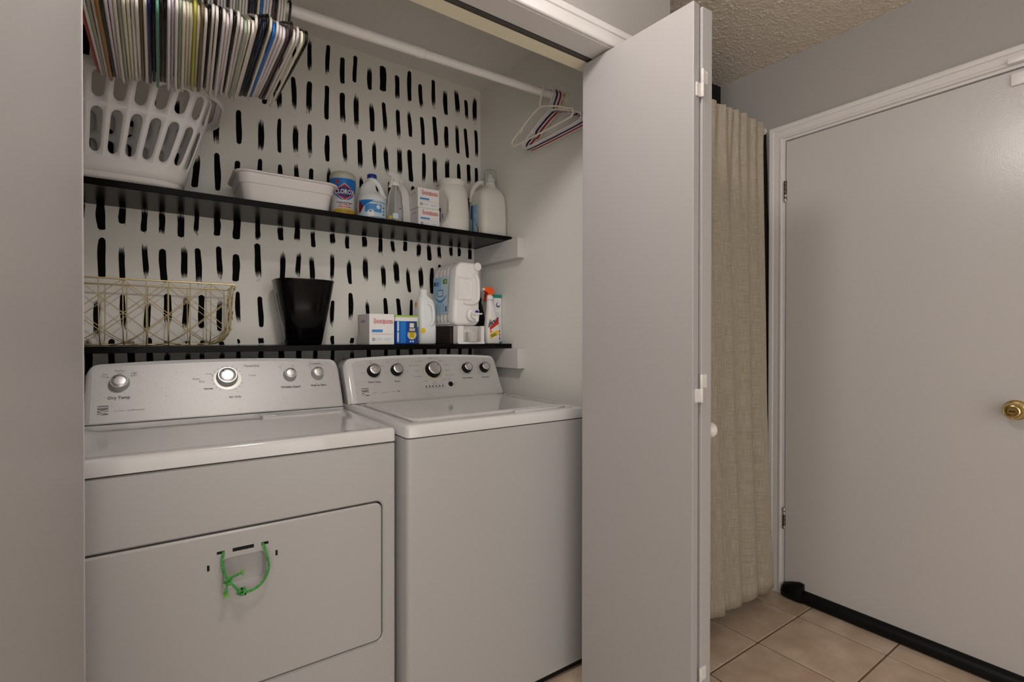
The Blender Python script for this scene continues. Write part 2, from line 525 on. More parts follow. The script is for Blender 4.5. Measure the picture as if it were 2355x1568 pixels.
# painted brush strokes on the back wall
STROKES = [(455,2397,450,2281,15),(513,2398,509,2259,17),(586,2397,582,2267,17),(645,2363,646,2250,20),(701,2388,698,2270,17),(764,2363,766,2257,21),(826,2382,827,2268,30),(892,2360,897,2248,21),(954,2400,954,2258,21),(1008,2354,1014,2237,20),(1075,2394,1080,2260,19),(1138,2369,1145,2243,23),(1202,2386,1210,2258,25),(1255,2346,1262,2248,19),(1307,2380,1309,2241,24),(447,2221,452,2082,19),(512,2221,506,2083,22),(580,2224,580,2078,18),(646,2212,646,2079,22),(705,2227,707,2069,22),(772,2201,778,2075,22),(830,2220,838,2079,19),(897,2204,902,2069,19),(952,2215,959,2093,19),(1016,2201,1025,2070,19),(1082,2220,1091,2082,22),(1202,2216,1213,2069,19),(1253,2204,1265,2057,19),(1313,2210,1321,2062,18),(392,2199,394,2071,19),(1145,2189,1150,2072,23),(178,2019,174,1882,20),(251,2034,250,1902,20),(329,2017,326,1886,21),(395,2038,394,1899,15),(456,2033,457,1901,21),(511,2045,512,1904,18),(581,2014,583,1902,20),(653,2038,658,1906,19),(721,2029,722,1894,21),(784,2042,790,1905,18),(838,2026,846,1895,21),(906,2035,906,1897,23),(954,2033,962,1884,22),(1028,2033,1026,1885,19),(1085,2026,1086,1885,22),(1152,2038,1152,1890,24),(1215,2020,1216,1885,20),(1272,2028,1274,1923,21),(1317,2020,1317,1902,18),(123,1984,123,1884,13),(113,1834,106,1710,21),(178,1854,179,1710,21),(246,1838,235,1722,18),(324,1862,323,1726,17),(397,1854,396,1728,18),(458,1878,459,1733,17),(516,1861,516,1731,18),(587,1879,586,1742,17),(727,1871,726,1758,17),(796,1877,796,1754,17),(970,1867,970,1750,19),(1026,1866,1026,1746,19),(1089,1864,1089,1755,20),(-209,1612,-210,1543,8),(-166,1613,-162,1520,25),(-107,1614,-106,1548,20),(-45,1612,-46,1528,17),(6,1612,5,1522,18),(61,1611,64,1521,21),(111,1611,111,1539,15),(177,1610,177,1540,22),(243,1609,242,1534,25),(317,1608,314,1536,18),(398,1607,399,1548,21),(461,1607,462,1548,22),(523,1605,524,1533,17),(603,1607,603,1553,22),(665,1603,666,1542,17),(740,1603,742,1553,22),(813,1605,816,1530,19),(870,1604,876,1542,18),(932,1603,934,1557,20),(1000,1604,1001,1534,22),(1053,1605,1056,1524,22),(1107,1606,1109,1537,19),(1172,1607,1174,1554,19),(1218,1608,1218,1560,18),(1277,1609,1281,1551,21),(1319,1611,1320,1560,19),(183,1501,185,1374,19),(312,1527,320,1380,22),(406,1506,405,1370,20),(467,1513,464,1401,19),(601,1523,601,1395,17),(743,1518,749,1400,23),(884,1512,895,1394,26),(1111,1511,1109,1384,20),(1206,1521,1206,1406,17),(1263,1526,1263,1409,17),(1320,1531,1322,1412,18),(-216,1456,-217,1387,8),(-161,1495,-163,1357,22),(-107,1474,-108,1351,17),(-44,1491,-41,1368,17),(7,1474,11,1353,22),(71,1491,74,1371,20),(115,1488,118,1346,20),(240,1478,239,1371,25),(518,1496,521,1377,20),(671,1499,678,1388,19),(824,1489,832,1373,21),(941,1483,956,1366,19),(1008,1498,1015,1382,23),(1069,1492,1069,1366,21),(-214,1304,-214,1193,10),(-108,1305,-102,1183,16),(20,1314,25,1198,24),(78,1307,75,1181,19),(125,1315,126,1190,19),(244,1334,248,1207,17),(323,1319,327,1196,19),(603,1315,600,1203,17),(680,1352,680,1230,21),(752,1327,762,1205,16),(836,1337,842,1206,19),(898,1338,908,1207,20),(962,1335,964,1207,16),(1020,1328,1020,1208,17),(-174,1288,-177,1153,17),(-36,1282,-38,1172,18),(184,1299,184,1179,18),(19,1146,19,1126,18),(83,1145,84,1126,15),(128,1144,128,1125,15),(191,1140,191,1125,18),(247,1150,248,1130,9),(327,1157,326,1129,20),(602,1164,602,1128,16),(686,1155,686,1127,17)]

def stroke(x0, z0, x1, z1, wd, rnd):
    """one dab of a flat brush: bristle lanes with ragged dry ends"""
    lanes = 7
    L = z0 - z1
    mb = MB()
    dry_top = rnd.random() < 0.45
    dry_bot = rnd.random() < 0.55
    bulge = rnd.uniform(0.0, 0.22)
    ph = rnd.uniform(0, 6)
    for k in range(lanes):
        e = abs((k + 0.5) / lanes - 0.5) * 2
        up = (rnd.uniform(0.0, 0.13) if dry_top else rnd.uniform(0, 0.015)) + 0.06 * e ** 3
        dn = (rnd.uniform(0.0, 0.15) if dry_bot else rnd.uniform(0, 0.015)) + 0.05 * e ** 3
        n = 6
        vs, fs = [], []
        for i in range(n + 1):
            t = up + (1 - up - dn) * i / n
            z = z0 - L * t
            cx = x0 + (x1 - x0) * t + 0.0012 * math.sin(ph + 5 * t)
            wv = wd * (1 - bulge * (2 * t - 1) ** 2 + 0.05 * math.sin(ph * 2 + 9 * t))
            shr = 1.0 if 0 < i < n else (0.35 if (dry_bot if i == n else dry_top) else 1.0)
            a, b = k / lanes - 0.5, (k + 1) / lanes - 0.5
            c = (a + b) / 2
            vs += [(cx + wv * (c + (a - c) * shr), YB - 0.0009, z), (cx + wv * (c + (b - c) * shr), YB - 0.0009, z)]
        for i in range(n):
            fs.append((2 * i, 2 * i + 2, 2 * i + 3, 2 * i + 1))
        mb.add(vs, fs)
    for _ in range(rnd.randint(0, 3)):      # stray bristle marks past the end
        lane = rnd.uniform(-0.4, 0.4) * wd
        zt = z1 - rnd.uniform(0.0, 0.012)
        mb.add([(x1 + lane, YB - 0.0009, zt + 0.014), (x1 + lane + 0.0012, YB - 0.0009, zt + 0.014), (x1 + lane + 0.0006, YB - 0.0009, zt)], [(0, 2, 1)])
    return mb.build('brush_stroke', M['black_paint'], wb, smooth=0, fix=False)

rs = random.Random(11)
for x0, z0, x1, z1, wd in STROKES:
    stroke(x0 / 1000, z0 / 1000, x1 / 1000, z1 / 1000, wd / 1000, rs)
# strokes that only glint between the hangers, through the basket slots and behind the bottles
for zt, xs in ((2.395, (-0.27, -0.2, -0.14, -0.08, -0.02, 0.04, 0.10, 0.165, 0.225, 0.285, 0.345, 0.40)),
               (2.215, (-0.27, -0.2, -0.14, -0.08, -0.02, 0.04, 0.10, 0.165, 0.225, 0.285, 0.345)),
               (2.03, (-0.27, -0.2, -0.14, -0.08, -0.02, 0.055)),
               (1.86, (-0.27, -0.2, -0.14, -0.08, -0.02, 0.05, 0.655, 0.86, 0.915, 1.15, 1.215, 1.275)),
               (1.15, (-0.27, -0.2, -0.14, -0.08, -0.03, 0.40, 0.465, 0.53, 0.76, 0.84, 0.9, 0.96, 1.03, 1.1, 1.16, 1.22, 1.28))):
    for x in xs:
        stroke(x + rs.uniform(-.004, .004), zt + rs.uniform(-.012, .008), x + rs.uniform(-.005, .005), zt - 0.135 + rs.uniform(-.01, .01), rs.uniform(.017, .022), rs)
for x0, z0, x1, z1, wd in STROKES:           # the row that the lower shelf cuts through goes on below it
    if z0 < 1170:
        stroke(x1 / 1000, 1.105, x1 / 1000, 1.018 + rs.uniform(-.01, .01), max(16, wd) / 1000, rs)

# ---- casings: profile (offset out from the opening, depth off the wall)
PROFILE = [(0.0, 0.0), (0.0, 0.010), (0.003, 0.0125), (0.010, 0.0125), (0.013, 0.0095), (0.018, 0.0095), (0.030, 0.0125), (0.036, 0.0125), (0.039, 0.016), (0.047, 0.0185), (0.054, 0.0185), (0.058, 0.0155), (0.058, 0.0)]

def casing(u0, u1, zt, fn):
    rings = [[fn(u0 - o_, 0.0, d) for o_, d in PROFILE], [fn(u0 - o_, zt + o_, d) for o_, d in PROFILE],
             [fn(u1 + o_, zt + o_, d) for o_, d in PROFILE], [fn(u1 + o_, 0.0, d) for o_, d in PROFILE]]
    return MB().loft(rings)

t1 = struct(casing(-0.262, 1.262, ZH, lambda u, z, d: (u, YF0 - d, z)).build('trim_1', M['trim'], smooth=25))
jb = MB()
jb.box(-0.262, 1.262, YF0 - 0.001, 1.172, ZH - 0.002, ZH + 0.002)
jb.box(1.244, 1.264, YF0 - 0.001, YF1 + 0.002, 0, ZH)
jb.box(-0.264, -0.244, YF0 - 0.001, YF1 + 0.002, 0, ZH)
jb.build('jamb', M['trim'], t1, smooth=0)
MB().box(-0.244, 1.244, 1.1925, YF1 + 0.003, ZH - 0.003, ZH + 0.002).build('head_strip', M['cream_trim'], t1, smooth=0)
tk = MB()
tk.box(-0.244, 1.244, 1.1735, 1.1925, ZH - 0.0028, ZH)
tk.box(-0.244, 1.244, 1.1735, 1.1750, ZH - 0.005, ZH); tk.box(-0.244, 1.244, 1.1910, 1.1925, ZH - 0.004, ZH)
tk.build('bifold_track', M['track'], t1, smooth=0)

# ---- entry door in the right wall
t2 = struct(casing(-1.156, -0.324, 2.054, lambda u, z, d: (XD - d, -u, z)).build('trim_2', M['trim'], smooth=25))
st = MB()
st.box(XD - 0.004, XD + 0.12, 1.146, 1.158, 0, 2.054); st.box(XD - 0.004, XD + 0.12, 0.322, 0.334, 0, 2.054); st.box(XD - 0.004, XD + 0.12, 0.334, 1.146, 2.043, 2.054)
st.build('jamb', M['trim'], t2, smooth=0)
MB().box(XD - 0.026, XD - 0.010, 0.355, 0.420, 2.055, 2.075, 0.003).build('alarm_magnet', M['white_plastic'], t2)
d1 = struct(thing('door_1', (XD, 1.1446, 0.0)))
d1['label'] = 'flat white entry door with brass knob and black draft guard'
MB().box(XD - 0.0025, XD + 0.042, 0.3355, 1.1425, 0.012, 2.0375, 0.0015, 1).build('door_slab', M['door_paint'], d1, smooth=0)
MB().box(XD - 0.012, XD + 0.003, 0.350, 0.414, 1.985, 2.026, 0.003).build('alarm_contact', M['white_plastic'], d1)
for zc in (1.814, 0.343):
    h = MB()
    for q in range(5):
        h.lathe([(0.0062, -0.0092), (0.0068, -0.008), (0.0068, 0.008), (0.0062, 0.0092)], 12, Matrix.Translation((XD - 0.005, 1.1445, zc - 0.038 + q * 0.019)))
    h.box(XD - 0.002, XD + 0.003, 1.1445, 1.157, zc - 0.046, zc + 0.046)
    h.build('hinge', M['hinge_dark'], d1)
KX, KY, KZ = XD, 0.3965, 0.9191
kT = axis_T((KX, KY, KZ), (-1, 0, 0))
k = MB().lathe([(0.0, 0.0), (0.033, 0.0), (0.033, 0.003), (0.028, 0.008), (0.017, 0.010), (0.012, 0.013), (0.012, 0.026), (0.016, 0.031), (0.0255, 0.038), (0.0275, 0.046), (0.0255, 0.054), (0.0205, 0.0595), (0.0195, 0.0585), (0.0165, 0.0600), (0.0145, 0.0600), (0.0125, 0.0555), (0.0, 0.0555)], 40, kT, False, False)
ko = k.build('door_knob', M['brass'], d1, smooth=50)
MB().rr([(0.0555, 0, 0, 0.0085, 0.0022, 0.002), (0.0610, 0, 0, 0.0085, 0.0022, 0.002)], 3, True, True, kT).build('turn_button', M['brass_dark'], ko)
# black draft guard along the foot of the door
prof = [(0.0, 0.002), (0.026, 0.001), (0.034, 0.008), (0.033, 0.028), (0.022, 0.042), (0.008, 0.050), (0.0, 0.050)]
g = MB().loft([[(XD - a, y, b) for a, b in prof] for y in (0.335, 0.6, 0.9, 1.085)])
dg_o = g.build('draft_guard', M['black'], d1, smooth=50)
fl2 = MB().loft([[(XD - 0.004 - a * s_, y, b * q_) for a, b in prof] for y, s_, q_ in ((1.055, 1.1, 1.55), (1.075, 1.25, 1.6), (1.11, 1.2, 1.38), (1.14, 0.9, 1.15), (1.150, 0.5, 0.8))])
fl2.build('draft_guard_end', M['black'], dg_o, smooth=50)

# ---- bifold doors
def leaf(p0, p1, th, z0, z1):
    d = Vector((p1[0] - p0[0], p1[1] - p0[1], 0)); L = d.length; d.normalize()
    n = Vector((d.y, -d.x, 0))
    T = Matrix((n, d, Vector((0, 0, 1)))).transposed().to_4x4(); T.translation = (p0[0], p0[1], 0)
    return MB().box(0, th, 0, L, z0, z1, 0.0018, 2, T)

d2 = struct(thing('door_2', (1.23, 1.20, 0.0)))
d2['label'] = 'white bifold closet door folded open beside the washer'
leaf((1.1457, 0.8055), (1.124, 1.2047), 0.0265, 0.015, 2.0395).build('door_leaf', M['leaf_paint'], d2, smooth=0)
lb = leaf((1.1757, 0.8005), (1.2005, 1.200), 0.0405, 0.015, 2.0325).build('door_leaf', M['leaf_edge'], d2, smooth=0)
for zt in (1.829, 1.0215, 0.24):
    h = MB()
    h.lathe([(0.0038, -0.037), (0.0042, -0.036), (0.0042, -0.001), (0.0036, 0), (0.0042, 0.001), (0.0042, 0.036), (0.0038, 0.037)], 10, Matrix.Translation((1.1738, 0.7985, zt)))
    h.box(1.1745, 1.1985, 0.7985, 0.8012, zt + 0.001, zt + 0.037, 0.0008, 1)
    h.box(1.1535, 1.1738, 0.8010, 0.8060, zt - 0.037, zt - 0.001, 0.0008, 1)
    ho = h.build('hinge', M['hinge_paint'], d2)
    sc = MB()
    for dx, dz in ((0.017, 0.030), (0.012, 0.008)):
        sc.lathe([(0.0022, 0), (0.0016, 0.0012)], 8, axis_T((1.1745 + dx, 0.7985, zt + dz), (0, -1, 0)))
        sc.lathe([(0.0022, 0), (0.0016, 0.0012)], 8, axis_T((1.1720 - dx, 0.8012, zt - 0.04 + dz), (0, -1, 0)))
    sc.build('screw', M['hinge_paint'], ho)
MB().lathe([(0.0, -0.004), (0.013, -0.004), (0.012, 0.006), (0.009, 0.014), (0.0105, 0.022), (0.0190, 0.030), (0.0225, 0.037), (0.0205, 0.044), (0.012, 0.050), (0.0, 0.0515)], 28, axis_T((1.2185, 0.830, 0.8995), (1, -0.06, 0)), False, False).build('door_knob', M['porcelain'], d2, smooth=60)

d3 = struct(thing('door_3', (-0.22, 1.20, 0.0)))
d3['label'] = 'white bifold closet door leaf at the left edge, beside the dryer'
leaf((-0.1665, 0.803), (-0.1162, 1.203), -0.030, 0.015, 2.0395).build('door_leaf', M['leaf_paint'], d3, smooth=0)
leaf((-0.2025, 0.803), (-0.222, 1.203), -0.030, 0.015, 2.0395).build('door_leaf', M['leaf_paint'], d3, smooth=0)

# ---- lamps on the ceiling
def ceiling_lamp(loc, power, label):
    t = thing('ceiling_light', loc, label, 'light')
    T = Matrix.Translation(loc)
    MB().lathe([(0.0, 0), (0.085, 0), (0.085, -0.012), (0.070, -0.022), (0.030, -0.030), (0.030, -0.052), (0.0, -0.052)], 36, T, False, False).build('light_base', M['white_plastic'], t)
    prof = [(max(0.001, 0.075 * math.sin(a)), -0.116 + 0.075 * math.cos(a)) for a in [math.radians(24 + 156 * i / 14) for i in range(15)]]
    MB().lathe(prof, 32, T, False, True).build('light_globe', emit_material('lamp_glow', LAMP_COL, power), t, smooth=80)
    return t
ceiling_lamp(LAMP_A['loc'], LAMP_A['power'], 'round frosted globe ceiling light in front of the laundry closet')

# ================================================================ shelves and rod
YS = 1.911
ZS, ZL = 1.6248, 1.128
for zt, lab in ((ZS, 'long glossy black upper shelf holding the laundry basket and cleaners'), (ZL, 'long black lower shelf just above the washer and dryer')):
    s = thing('wall_shelf', (0.52, YB, zt - 0.02), lab, 'shelf')
    MB().box(XL, 1.3395, YS, YB - 0.0015, zt - 0.0205, zt, 0.0012, 1).build('shelf_board', M['shelf'], s, smooth=0)
    for xa, xb in ((XR - 0.039, XR - 0.0005), (XL + 0.0005, XL + 0.039)):
        MB().box(xa, xb, 1.813, YB - 0.0015, zt - 0.1105, zt - 0.0215, 0.0015, 1).build('cleat', M['trim'], s, smooth=0)

def rod_z(x):
    return 2.0905 + (0.026 * (x - 0.3) if x > 0.3 else 0.026 * (x - 0.3) - 0.075 * (math.sqrt((x - 0.3) ** 2 + 0.01) - 0.1))
ROD_Y = 1.5405
rod = thing('closet_rod', (0.52, ROD_Y, 2.09), 'white telescoping clothes rod spanning the top of the closet', 'rod')
MB().tube([(XL + 0.004 + (0.701 - XL) * i / 24, ROD_Y, rod_z(XL + 0.004 + (0.701 - XL) * i / 24)) for i in range(25)], 0.0165, 20).build('outer_pole', M['rod'], rod)
MB().tube([(0.70, ROD_Y, rod_z(0.70)), (XR - 0.003, ROD_Y, rod_z(XR))], 0.0150, 20).build('inner_pole', M['rod'], rod)
MB().tube([(0.697, ROD_Y, rod_z(0.697)), (0.701, ROD_Y, rod_z(0.701)), (0.716, ROD_Y, rod_z(0.716)), (0.722, ROD_Y, rod_z(0.722))], [0.0166, 0.0182, 0.0178, 0.0152], 20).build('pole_collar', M['rod'], rod)
for x, s_ in ((XR, -1), (XL, 1)):
    MB().lathe([(0.0, 0), (0.030, 0), (0.030, 0.003), (0.021, 0.006), (0.0195, 0.016), (0.017, 0.016)], 24, axis_T((x, ROD_Y, rod_z(x)), (s_, 0, 0)), False, False).build('rod_flange', M['cream_trim'], rod)

# ================================================================ hangers
def hanger_mesh(w2, drop, r, notch):
    mb = MB()
    neck = -0.060
    pts = []
    end_r = 0.017
    zb = -drop
    pts.append((0, 0, neck))
    for i in range(1, 5):                      # sloping shoulder to the front end
        t = i / 4
        pts.append((0, -(w2 - end_r) * t, neck - (drop - 0.034 + neck) * (t ** 1.25)))
    for i in range(1, 6):                      # rounded end
        a = math.radians(70 - i * 160 / 6)
        pts.append((0, -(w2 - end_r) - end_r * math.cos(a), zb + end_r + end_r * math.sin(a)))
    half = pts[1:]
    pts.append((0, -(w2 - end_r), zb))
    loop = [pts[0]] + half + [(0, -(w2 - end_r) * 0.8, zb), (0, 0, zb - 0.001), (0, (w2 - end_r) * 0.8, zb)]
    loop += [(x, -y, z) for x, y, z in reversed(half)]
    mb.tube(loop, r, 8, closed=True)
    hook = [(0, 0, neck - 0.002), (0, 0, neck + 0.022)]
    for i in range(0, 9):                      # hook over the pole
        a = math.radians(-20 + i * 26)
        hook.append((0, -0.0215 * math.cos(a), 0.0215 * math.sin(a) + 0.001))
    mb.tube(hook, r * 0.9, 8)
    if notch:
        for s_ in (-1, 1):
            y0 = s_ * w2 * 0.60
            zs = lambda y: neck - (drop - 0.034 + neck) * (abs(y) / (w2 - end_r)) ** 1.25
            y3 = y0 + s_ * 0.030
            mb.tube([(0, y0, zs(y0)), (0, y0 + s_ * 0.004, zs(y0) - 0.013), (0, y0 + s_ * 0.016, zs(y0) - 0.019), (0, y3 - s_ * 0.004, zs(y3) - 0.006), (0, y3, zs(y3))], r * 0.8, 6)
    me = mb.mesh('hanger', smooth=60)
    me.materials.append(M['white_plastic'])
    return me

HM = [hanger_mesh(0.207, 0.196, 0.0033, True), hanger_mesh(0.203, 0.190, 0.0034, False), hanger_mesh(0.212, 0.203, 0.0033, True), hanger_mesh(0.209, 0.186, 0.0035, False), hanger_mesh(0.180, 0.162, 0.0034, True)]
HC = {}
for nm, c in dict(white=(238, 231, 226), lilac=(234, 224, 234), cream=(234, 228, 206), pale=(170, 182, 166), tan=(120, 104, 72), gold=(176, 122, 40), rust=(190, 62, 30), teal=(84, 150, 128),
                  forest=(24, 48, 38), navy=(14, 22, 84), black=(10, 10, 10), brown=(44, 28, 20), yellow=(196, 192, 70), blue=(30, 112, 205), plum=(84, 64, 74), ink=(24, 32, 62), red=(170, 22, 26), grey=(120, 116, 110)).items():
    HC[nm] = mat('hanger_' + nm, S(*c), 0.3)

def hanger(x, col, var, label, group=None, yaw=0.0, tilt=0.0, lean=0.0):
    o = bpy.data.objects.new('clothes_hanger', HM[var])
    COL.objects.link(o)
    o.location = (x, ROD_Y, rod_z(x))
    o.rotation_euler = (tilt, lean, yaw)
    o.material_slots[0].link = 'OBJECT'
    o.material_slots[0].material = HC[col]
    tag(o, label, 'hanger', group)
    return o

SEQ = ('rust white pale white gold forest lilac lilac cream pale cream cream white white tan white navy black teal brown black lilac lilac white pale cream cream cream yellow cream tan '
       'white black white white black white lilac white black white white pale cream white white black ink black cream blue white lilac white plum brown white white cream black').split()
ONE = dict(rust='rust red clothes hanger at the far left of the crowded row', gold='golden brown clothes hanger near the left of the crowded row', forest='dark green clothes hanger beside the golden brown one',
           navy='dark navy blue clothes hanger in the left half of the crowded row', teal='teal green clothes hanger near the navy one in the crowded row', yellow='yellow green clothes hanger in the middle of the crowded row',
           ink='blackish blue clothes hanger just left of the bright blue one', blue='bright blue clothes hanger near the right end of the crowded row', plum='dusky plum clothes hanger right of the bright blue one')
MARK = dict(rust='rust red', gold='golden brown', forest='dark green', navy='navy blue', teal='teal green', yellow='yellow green', ink='blackish blue', blue='bright blue', plum='dusky plum')
LOOK = dict(white='white plastic', lilac='pinkish white plastic', cream='cream plastic', pale='pale sage green', tan='dull olive tan', black='black plastic', brown='dark brown')
ORD = 'next second third fourth fifth sixth seventh eighth ninth tenth eleventh twelfth'.split()
n = len(SEQ)
marks = [i for i, c in enumerate(SEQ) if c in MARK]
rh = random.Random(5)
for i, c in enumerate(SEQ):
    x = -0.135 + 0.4315 * i / (n - 1) + rh.uniform(-0.0002, 0.0002)
    v = rh.choice((0, 0, 1, 2)) if c not in ('black', 'ink', 'brown', 'plum') else rh.choice((1, 3))
    if i == n - 1:
        lab = 'thin black clothes hanger at the right end of the crowded row'
    elif c in ONE:
        lab = ONE[c]
    else:
        m_ = min(marks, key=lambda q: abs(q - i))
        k_ = abs(m_ - i) - 1
        side = 'right' if i > m_ else 'left'
        lab = ('%s clothes hanger %s to the %s of the %s one' % (LOOK[c], ORD[k_], side, MARK[SEQ[m_]]))
    if i == n - 1:
        x += 0.006
    hanger(x, c, v, lab, 'hangers in the crowded row', yaw=-0.012 + 0.022 * math.sin(i * 0.14), tilt=rh.uniform(-0.03, 0.03), lean=0.012 * math.sin(i * 0.16))
hanger(1.212, 'cream', 4, 'cream hanger hanging apart just left of the striped bunch on the right', None, 0.05, -0.02)
for x, c, lab in ((1.262, 'white', 'white hanger at the left of the small bunch near the right closet wall'), (1.272, 'lilac', 'pinkish white hanger just left of the navy black one in the small bunch'),
                  (1.282, 'ink', 'navy black hanger in the small bunch near the right closet wall'), (1.291, 'lilac', 'pinkish white hanger between the navy black and red ones in the small bunch'),
                  (1.300, 'red', 'red hanger in the small bunch near the right closet wall'), (1.309, 'white', 'white hanger of the small bunch that is nearest the right closet wall')):
    hanger(x, c, 4, lab, 'small bunch of hangers near the right wall')

# ================================================================ dryer and washer
def face_fn(Y0, z0):
    c = math.sqrt(1.25)
    t = Vector((0, 0.5 / c, 1 / c)); nn = Vector((0, -1 / c, 0.5 / c))
    def F(x, wv, d=0.0):
        p = Vector((x, Y0, z0)) + t * wv + nn * d
        return (p.x, p.y, p.z)
    return F, t, nn

def console(parent, x0, x1, Y0, z0, zt, face_x0, face_x1, msilver, arch=0.012):
    F, t, nn = face_fn(Y0, z0)
    c = math.sqrt(1.25)
    xc, hw = (x0 + x1) / 2, (x1 - x0) / 2
    W = (zt - z0) * c
    def top(x):
        de = max(0.0, min(x - x0, x1 - x)); rc = 0.032
        h = W - arch * ((x - xc) / hw) ** 2 * c
        if de < rc:
            h -= rc - math.sqrt(max(0, rc * rc - (rc - de) ** 2))
        return h
    def slant(z):           # ends lean inwards a little towards the top
        return 0.0
    xs = [x0 + 0.032 * (1 - math.cos(math.pi / 2 * i / 6)) for i in range(7)]
    xs += [x0 + 0.032 + (x1 - x0 - 0.064) * i / 20 for i in range(1, 20)]
    xs += [x1 - 0.032 * (1 - math.cos(math.pi / 2 * i / 6)) for i in range(6, -1, -1)]
    rings = []
    for x in xs:
        h = top(x)
        de = max(0.0, min(x - x0, x1 - x))
        inn = 0.010 * max(0, 1 - de / 0.012)
        ring = [F(x, 0.0, -inn), F(x, h * 0.5, -inn), F(x, h - 0.012, -inn)]
        a = F(x, h - 0.003, -0.003 - inn); b = F(x, h, -0.012 - inn)
        ring += [a, b]
        by = F(x, h, -0.012)
        ring += [(x, by[1] + 0.05, by[2] + 0.002), (x, by[1] + 0.085, by[2] - 0.02), (x, Y0 + 0.16, z0)]
        rings.append(ring)
    co = MB().loft(rings).build('console', M['enamel'], parent, smooth=40)
    # metal fascia
    vs, fs = [], []
    N = 40
    for i in range(N + 1):
        x = face_x0 + (face_x1 - face_x0) * i / N
        lo, hi = 0.004, top(x) - 0.016
        de = min(x - face_x0, face_x1 - x)
        if de < 0.012:
            hi -= 0.012 - math.sqrt(max(0, 0.012 ** 2 - (0.012 - de) ** 2))
        for j in range(7):
            wv = lo + (hi - lo) * j / 6
            vs.append(F(x, wv, 0.0016))
    for i in range(N):
        for j in range(6):
            p = i * 7 + j
            fs.append((p, p + 7, p + 8, p + 1))
    mb = MB(); mb.add(vs, fs)
    fo = mb.build('console_fascia', msilver, parent, smooth=60, fix=False)
    MB().box(x0 + 0.004, x1 - 0.004, Y0 - 0.0005, Y0 + 0.01, z0 - 0.0006, z0 + 0.0016).build('console_seam', M['gap'], parent, smooth=0)
    MB().box(x0 + 0.004, x1 - 0.004, Y0 + 0.0005, Y0 + 0.15, z0 - 0.0095, z0 - 0.0006).build('console_foot', M['enamel'], parent, smooth=0)
    return co, fo, F, nn

def knob(parent, F, nn, x, z, z0, r, ang, ring=None, base=True):
    wv = (z - z0) * math.sqrt(1.25)
    T = axis_T(F(x, wv, 0.0), nn)
    if ring:
        MB().lathe([(r * 1.0, 0.0018), (r * 1.40, 0.0018), (r * 1.40, 0.003), (r * 1.0, 0.0035)], 36, axis_T(F(x + 0.002, wv - 0.005, 0.0), nn), False, False).build('dial_ring', ring, parent)
    k_ = MB().lathe([(r * 1.12, 0.0018), (r * 1.12, 0.006), (r * 1.02, 0.010), (r * 1.0, 0.022), (r * 0.95, 0.0245), (r * 0.86, 0.0245)], 36, T, True, False).build('knob', M['black'] if not base else M['knob_rim'], parent, smooth=35)
    MB().lathe([(r * 0.90, 0.0240), (r * 0.84, 0.0252), (r * 0.5, 0.0258), (r * 0.001, 0.0260)], 36, T, False, True).build('knob_cap', M['knob_metal'], k_, smooth=60)
    ca, sa = math.cos(ang), math.sin(ang)
    def P(a, b):
        q = T @ Vector((b * ca - a * sa, b * sa + a * ca, 0.0264))
        return tuple(q)
    patch(k_, M['black'], rpoly(-0.0011, 0.0011, r * 0.50, r * 0.78), P, 'pointer')
    return k_

def ftext(parent, F, z0, body, x, z, size, m=None, bold=0.0, align='CENTER'):
    wv = (z - z0) * math.sqrt(1.25)
    text(body, size, m or M['ink'], parent, lambda a, b: F(x + a, wv + b, 0.0021), bold=bold, align=align)

def fdot(parent, F, z0, x, z, r=0.0013, m=None):
    wv = (z - z0) * math.sqrt(1.25)
    patch(parent, m or M['ink'], disc(r, 8), lambda a, b: F(x + a, wv + b, 0.0021), 'print')

def logo(parent, F, z0, x, z, s):
    wv = (z - z0) * math.sqrt(1.25)
    G = lambda a, b, d=0.0021: F(x + a, wv + b, d)
    patch(parent, M['ink_soft'], rpoly(-s, s, -s * 1.15, s * 1.15), G, 'emblem')
    text('Kenmore', s * 0.48, M['white_ink'], parent, lambda a, b: G(a, b + s * 0.72, 0.0026), bold=0.0002)
    for k_, dz in ((1, 0.0), (-1, 0.0), (1, -0.45)):
        pts = [(-s + 2 * s * i / 10, -s * 0.35 + dz * s + k_ * 0.36 * s * math.sin(math.pi * (i / 10 - 0.5))) for i in range(11)]
        vs = [G(a, b + 0.045 * s * 2, 0.0026) for a, b in pts] + [G(a, b - 0.045 * s * 2, 0.0026) for a, b in pts]
        mb = MB(); mb.add(vs, [(i, i + 11, i + 12, i + 1) for i in range(10)])
        mb.build('emblem_line', M['white_ink'], parent, smooth=0, fix=False)

# ---------------------------------------------------------------- dryer
DX0, DX1, DY = -0.192, 0.5453, 1.3545
dr = thing('dryer', ((DX0 + DX1) / 2, 1.70, 0.0), 'white front loading dryer with green rope tied to its door', 'dryer')
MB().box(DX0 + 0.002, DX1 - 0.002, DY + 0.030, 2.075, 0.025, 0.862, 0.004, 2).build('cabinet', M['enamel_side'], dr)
ox, oz = (DX0 + DX1) / 2, (0.03 + 0.8585) / 2
ohx, ohz = (DX1 - DX0) / 2, (0.8585 - 0.03) / 2
ix0, ix1, iz0, iz1 = -0.1555, 0.509, 0.309, 0.700
def ringxz(hx, hz, r, cx, cz, y, k=6):
    return [(a, y, b) for a, b in rrect(hx, hz, r, k, cx, cz)]
icx, icz, ihx, ihz = (ix0 + ix1) / 2, (iz0 + iz1) / 2, (ix1 - ix0) / 2, (iz1 - iz0) / 2
